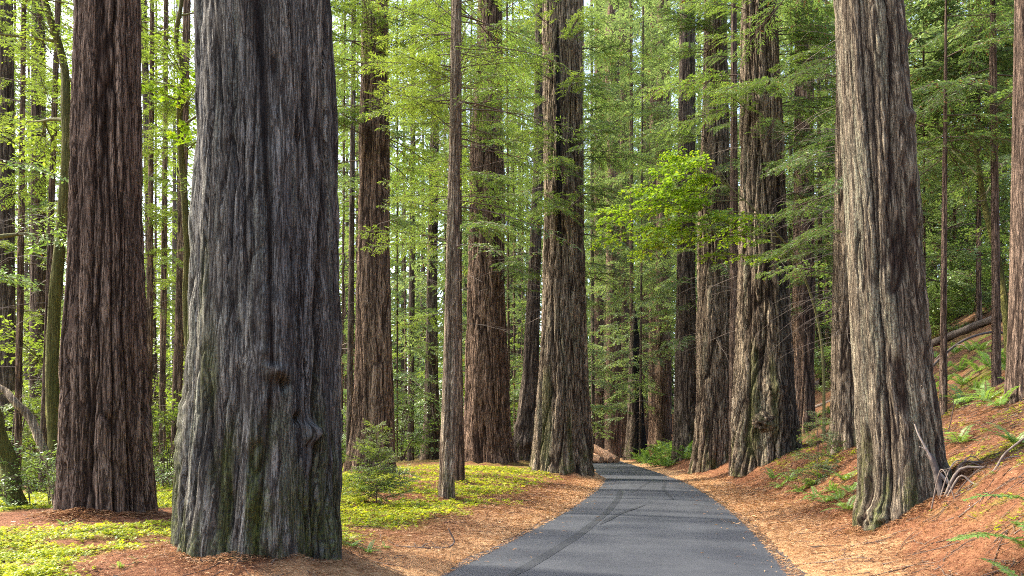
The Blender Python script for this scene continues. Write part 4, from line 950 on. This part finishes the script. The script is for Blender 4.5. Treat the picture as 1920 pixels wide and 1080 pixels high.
# ------------------------------------------------------------------ logs, sticks, stump
def log(name, label, P, r0, r1, mat, sides=14, stubs=0, cat='log', seed=0, end_mat=None):
    P = np.array(P, float); b = P[0].copy(); b[2] = float(gz(b[0], b[1]))
    Q = smooth_path(P, 24); r = np.random.default_rng(seed)
    mb = MB(); tube(mb, Q-b, np.linspace(r0, r1, 24), sides, 0, .5, .07)
    o = link(name, mb.mesh(name, [mat]), None, tuple(b)); tag(o, label, cat)
    for k in range(stubs):
        sb = MB(); i = r.integers(2, 22); a = r.uniform(-.9, .9); d = np.array([a, r.uniform(-1, -.2), r.uniform(-.4, .9)]); L = r.uniform(.4, 1.3)
        tube(sb, smooth_path([Q[i]-b, Q[i]-b+d*L*.5, Q[i]-b+d*L+np.array([0, 0, -.25*L])], 6), np.linspace(.02, .005, 6), 4, 0)
        link('branch_stub', sb.mesh('branch_stub', [DEADTWIG]), o)
    return o
def on(u, v, lift=0., Y=None):
    Y = Y or solve_base(u, v); X = (u-960)/F*Y; return np.array([X, Y, float(gz(X, Y))+lift])
def gp(X, Y, lift=0.): return np.array([X, Y, float(gz(X, Y))+lift])
log('fallen_log', 'long grey fallen trunk lying across the hillside on the right', [on(1735, 658, .25), on(1790, 636, .22), on(1850, 612, .22), on(1920, 590, .2)], .21, .16, LOGBARK, 18, 16, seed=3)
log('fallen_log', 'short brown fallen log seen between the burl tree and leaning trunk', [on(1515, 738, .3), on(1545, 726, .3), on(1580, 712, .3), on(1640, 690, .3)], .34, .3, LOGBARK, 16, 4, seed=4)
log('fallen_pole', 'thin pale pole lying under the short brown log', [on(1515, 772, .12), on(1540, 762, .1), on(1575, 748, .1)], .11, .07, DEADTWIG, 8, 2, seed=5)
log('arching_branch', 'dark bare branch arching over the hillside behind the very slim trunk', [gp(13.8, 27.5, 0), gp(14.2, 27.5, 1.0), gp(15.4, 27.6, 1.25), gp(16.8, 27.8, .75), gp(17.6, 28, .0)], .05, .04, LOGBARK, 7, 3, cat='branch', seed=6)
# split logs beside the far bend
def split_logs():
    for i, (p, q, r0) in enumerate([((10.0, 84, 1.5), (12.3, 80, .25), .42), ((9.2, 82, .5), (11.6, 79.5, .3), .38), ((9.6, 86, .35), (11.9, 83, 1.0), .35), ((8.6, 80.5, .4), (10.6, 78.6, .35), .4)]):
        a = gp(p[0]-1.5, p[1], p[2]); c = gp(q[0]-1.8, q[1], q[2])
        lbl = ['long split red log sloping down to the far road bend', 'short cut log lying under the sloping split log', 'cut log at the back of the split log heap', 'nearest cut log of the split log heap'][i]
        log('split_log', lbl, [a, (a+c)/2, c], r0, r0*.85, SPLITWOOD, 12, 0, seed=20+i)
split_logs()
# burnt stump in the far wood
Ys = 90.; Xs = (1200-960)/F*Ys; bs = np.array([Xs, Ys, float(gz(Xs, Ys))])
rt = thing('burnt_snag', tuple(bs), 'charred black broken snag in the far wood right of the road bend', 'snag')
make_trunk(rt, [(640, 1180, 1200), (720, 1178, 1206), (790, 1176, 1208), (838, 1172, 1214)], Ys, 60, 60, BARK_DARK, bs, amp=1.6, freq=.7, lobes=.2, height=15., seed=50, stains=[(1200, 560, 850, 1.0, .95)])

def stick(label, pts, r0, r1, mat, name='dead_branch', forks=(), cat='branch'):
    P = np.array(pts, float); b = P[0].copy(); mb = MB(); Q = smooth_path(P, 18)
    tube(mb, Q-b, np.linspace(r0, r1, 18), 7, 0, .5, .08)
    for (i, d, L) in forks:
        d = np.array(d); tube(mb, smooth_path([Q[i]-b, Q[i]-b+d*L*.5+[0, 0, .02], Q[i]-b+d*L], 6), np.linspace(r0*.5, r1*.6, 6), 5, 0)
    o = link(name, mb.mesh(name, [mat]), None, tuple(b)); return tag(o, label, cat)
g = lambda u, Y, lift=0.: gp((u-960)/F*Y, Y, lift)
stick('forked dead branch lying on the needles left of the road', [g(742, 11.9, .02), g(795, 12.0, .02), g(820, 12.1, .02), g(843, 12.3, .03), g(852, 12.4, .10), g(845, 12.4, .22), g(841, 12.4, .30)], .020, .012, DEADTWIG, forks=[(5, (.3, .5, .15), .3), (4, (-.2, .3, .4), .15)])
stick('pale dead branch propped upright against the foot of the leaning trunk', [g(1788, 12.2, .02), PX(1760, 885, 12.2), PX(1738, 845, 12.2), PX(1722, 815, 12.25), PX(1715, 795, 12.3)], .028, .010, DRIFT, forks=[(10, (-.6, 0, .4), .22)])
stick('long pinkish dead branch lying to the right of the leaning trunk', [g(1770, 12.0, .06), PX(1800, 880, 12.0), PX(1860, 878, 11.9), PX(1920, 874, 11.8), g(1990, 11.8, .05)], .024, .016, DEADTWIG)
stick('curved dead stick standing out of the needles near the right edge', [g(1852, 11.6, 0), PX(1866, 880, 11.6), PX(1885, 850, 11.6), PX(1920, 822, 11.6), PX(1950, 800, 11.6)], .02, .012, DEADTWIG, forks=[(5, (.8, 0, .15), .35)])
stick('dark bent dead branch looping down from the heap by the leaning trunk', [g(1775, 11.9, .05), PX(1800, 893, 11.8), PX(1822, 905, 11.7), g(1835, 11.5, .0)], .018, .012, DEADTWIG)
stick('dark curved branch lying along the top of the dead branch heap', [g(1778, 12.1, .05), PX(1800, 872, 12.2), PX(1830, 866, 12.3), PX(1870, 872, 12.4), g(1900, 12.5, .02)], .022, .012, TWIG)
stick('broken brown root stub leaning from the foot of the leaning trunk', [g(1768, 12.1, .0), PX(1750, 868, 12.2), PX(1738, 850, 12.25)], .06, .04, LOGBARK, 'root_stub', cat='root')
for i, (u0, Y0, u1, v1, u2, Y2, lb) in enumerate([(1758, 12.0, 1790, 866, 1850, 12.2, 'thin dark twig arching low over the dead branch heap'), (1780, 11.7, 1830, 884, 1875, 11.9, 'thin twig crossing the middle of the dead branch heap'), (1745, 11.9, 1765, 880, 1790, 11.5, 'short twig at the left end of the dead branch heap'), (1800, 11.5, 1850, 898, 1890, 11.4, 'thin twig lying lowest in front of the dead branch heap'), (1770, 12.2, 1815, 858, 1845, 12.5, 'thin twig at the back of the dead branch heap')]):
    stick(lb, [g(u0, Y0, .0), PX(u1, v1, (Y0+Y2)/2), g(u2, Y2, .02)], .012, .006, TWIG if i % 2 else DEADTWIG, forks=[(8, (.5, -.2, .35), .25), (12, (.4, .3, .2), .2)])
stick('white bleached stick lying on the sorrel at the far left', [g(24, 12.4, .03), g(30, 12.2, .03), g(36, 12.0, .03)], .028, .022, DRIFT)
stick('thin dark stick lying on the sorrel left of the huge trunk', [g(112, 11.2, .02), g(140, 11.15, .03), g(172, 11.0, .02)], .014, .008, TWIG)
stick('small pale twig lying on the needles at the lower right', [g(1773, 8.9, .01), g(1790, 8.6, .02), g(1806, 8.35, .02)], .009, .006, DRIFT)
stick('thin bare stem curving up the bank beside the very slim trunk', [g(1778, 17.5, 0), PX(1788, 760, 17.5), PX(1782, 740, 17.5), PX(1770, 725, 17.5)], .012, .006, TWIG)

# ------------------------------------------------------------------ floor cover
def sorrel():
    r = np.random.default_rng(41); Ps = []
    for (n, x0, x1, p) in ((260000, -16, 2.5, 1.9), (60000, 4, 15, 1.9)):
        t = r.random(n); y0, y1 = 7.0, 46.; Y = (y0**(1-p) + t*(y1**(1-p)-y0**(1-p)))**(1/(1-p))
        X = r.uniform(x0, x1, n); X = np.where(x0 < 0, X*np.clip(Y/14, .6, 1), X)
        keep = (r.random(n) < sorrel_cover(X, Y)**1.3) & (np.abs(X) < .66*Y+1)
        Ps.append(np.stack([X[keep], Y[keep]], -1))
    P = np.concatenate(Ps); n = len(P); print('sorrel', n)
    if n > 75000: P = P[r.permutation(n)[:75000]]; n = 75000
    z = gz(P[:, 0], P[:, 1], True); size = r.uniform(.014, .042, n)*np.clip(P[:, 1]/13, .9, 2.2)
    C = np.stack([P[:, 0], P[:, 1], z + r.uniform(.01, .06, n) + .12*np.clip(perlin(P[:, 0]*1.6, P[:, 1]*1.6, 5.)+.1, 0, 1)*r.random(n)], -1)
    a0 = r.uniform(0, 2*PI, n); mb = MB(); tint = np.clip(r.normal(.5, .26, n) + .45*perlin(P[:, 0]*.8, P[:, 1]*.8, 30.), 0, 1)
    tl = r.normal(0, .3, (n, 2))
    for k in range(3):
        a = a0 + k*2*PI/3
        D = np.stack([np.cos(a), np.sin(a), -.25 + tl[:, 0]*np.cos(a)+tl[:, 1]*np.sin(a)], -1); S = np.stack([-np.sin(a), np.cos(a), -tl[:, 0]*np.sin(a)+tl[:, 1]*np.cos(a)], -1)
        s = size[:, None]
        V = np.stack([C, C+D*s*.75+S*s*.55, C+D*s*.9, C+D*s*.75-S*s*.55], 1).reshape(-1, 3)
        mb.add(V, np.arange(n*4).reshape(-1, 4), 0, tint)
    o = link('sorrel', mb.mesh('sorrel', [LEAF_SORREL])); o['kind'] = 'stuff'; o['label'] = 'bright green clover-like sorrel carpeting the forest floor'; o['category'] = 'ground cover'
sorrel()
def litter():
    r = np.random.default_rng(42); n = 190000; p = 1.8; y0, y1 = 6.2, 45.
    t = r.random(n); Y = (y0**(1-p) + t*(y1**(1-p)-y0**(1-p)))**(1/(1-p)); X = road_x(Y) + np.where(r.random(n) < .45, -1, 1)*(road_w(Y)/2 + np.abs(r.normal(0, 3.6, n)) - .12)
    edge = np.abs(X-road_x(Y))-road_w(Y)/2
    keep = (np.abs(X) < .66*Y+1); m2 = 700
    X, Y = X[keep], Y[keep]
    Yr = (y0**(1-p) + r.random(m2)*(y1**(1-p)-y0**(1-p)))**(1/(1-p)); sd = np.where(r.random(m2) < .4, -1, 1)
    Xr = road_x(Yr) + sd*(road_w(Yr)/2 - np.abs(r.exponential(.28, m2)))
    # drifts of needles against the three nearest trunk feet
    for (mx, my, mr) in MOUNDS[:3]:
        a_ = r.uniform(PI, 2*PI, 5000); d_ = mr*.98 + np.abs(r.normal(0, .22, 5000))
        Xr = np.concatenate([Xr, mx + d_*np.cos(a_)]); Yr = np.concatenate([Yr, my + d_*np.sin(a_)])
    X = np.concatenate([X, Xr]); Y = np.concatenate([Y, Yr]); n = len(X)
    edge = np.abs(X-road_x(Y))-road_w(Y)/2
    z = np.maximum(gz(X, Y, True), np.where(edge < 0.1, road_z(Y)+.02*(1-((X-road_x(Y))/(road_w(Y)/2))**2), -9))
    L = (.035 + .10*r.random(n)**1.8)*np.clip(Y/11, .8, 2.); w = np.clip(L*r.uniform(.07, .13, n), .004, .012)*np.clip(Y/11, .9, 2.)
    a = r.uniform(0, 2*PI, n); D = np.stack([np.cos(a), np.sin(a), r.normal(.0, .12, n)], -1); S = np.stack([-np.sin(a), np.cos(a), r.normal(0, .35, n)], -1)
    C = np.stack([X, Y, z + np.where(edge < .1, .008, r.uniform(.004, .035, n))], -1); bend = r.normal(0, .22, n)[:, None]
    Lk = L[:, None]; wk = w[:, None]/2; up = np.array([0, 0, 1.])
    a0 = C-D*Lk*.5+S*Lk*bend*.5; a1 = C+up*Lk*.06; a2 = C+D*Lk*.5+S*Lk*bend*.5
    V = np.stack([a0, a1+S*wk, a2, a1-S*wk], 1)
    q = np.arange(n*4).reshape(-1, 4)
    tint = np.clip(r.normal(.40, .26, n) + .30*np.exp(-np.clip(edge, 0, 9)/1.2), 0, 1)
    mb = MB(); mb.add(V.reshape(-1, 3), q, 0, tint)
    o = link('needle_litter', mb.mesh('needle_litter', [LEAF_BROWN])); o['kind'] = 'stuff'; o['label'] = 'fallen orange brown redwood needles and twigs beside the road'; o['category'] = 'litter'
litter()
def twig_debris():
    r = np.random.default_rng(43); mb = MB()
    for i in range(2800):
        Y = 7 + 26*r.random()**1.6; side = 1 if r.random() < .68 else -1
        X = float(road_x(Y)) + side*(float(road_w(Y))/2 + .5 + 7*r.random())
        if abs(X) > .66*Y+.5: continue
        a = r.uniform(0, 2*PI); L = .12 + .75*r.random()**2.5; t = np.linspace(-.5, .5, 4); b = r.normal(0, .2)
        x = X + np.cos(a)*L*t - np.sin(a)*L*b*t*t; y = Y + np.sin(a)*L*t + np.cos(a)*L*b*t*t
        tube(mb, np.stack([x, y, gz(x, y, True) + .012 + .03*r.random()*(t+.5)], -1), np.linspace(.007, .003, 4)*r.uniform(.7, 1.5), 3, int(r.random() < .3))
    o = link('fallen_twigs', mb.mesh('fallen_twigs', [TWIG, DEADTWIG])); o['kind'] = 'stuff'; o['label'] = 'small fallen twigs strewn over the needle floor'; o['category'] = 'twigs'
twig_debris()
print('objects', len(bpy.data.objects), 'tris', sum(len(m.loops)-2*len(m.polygons) for m in bpy.data.meshes))
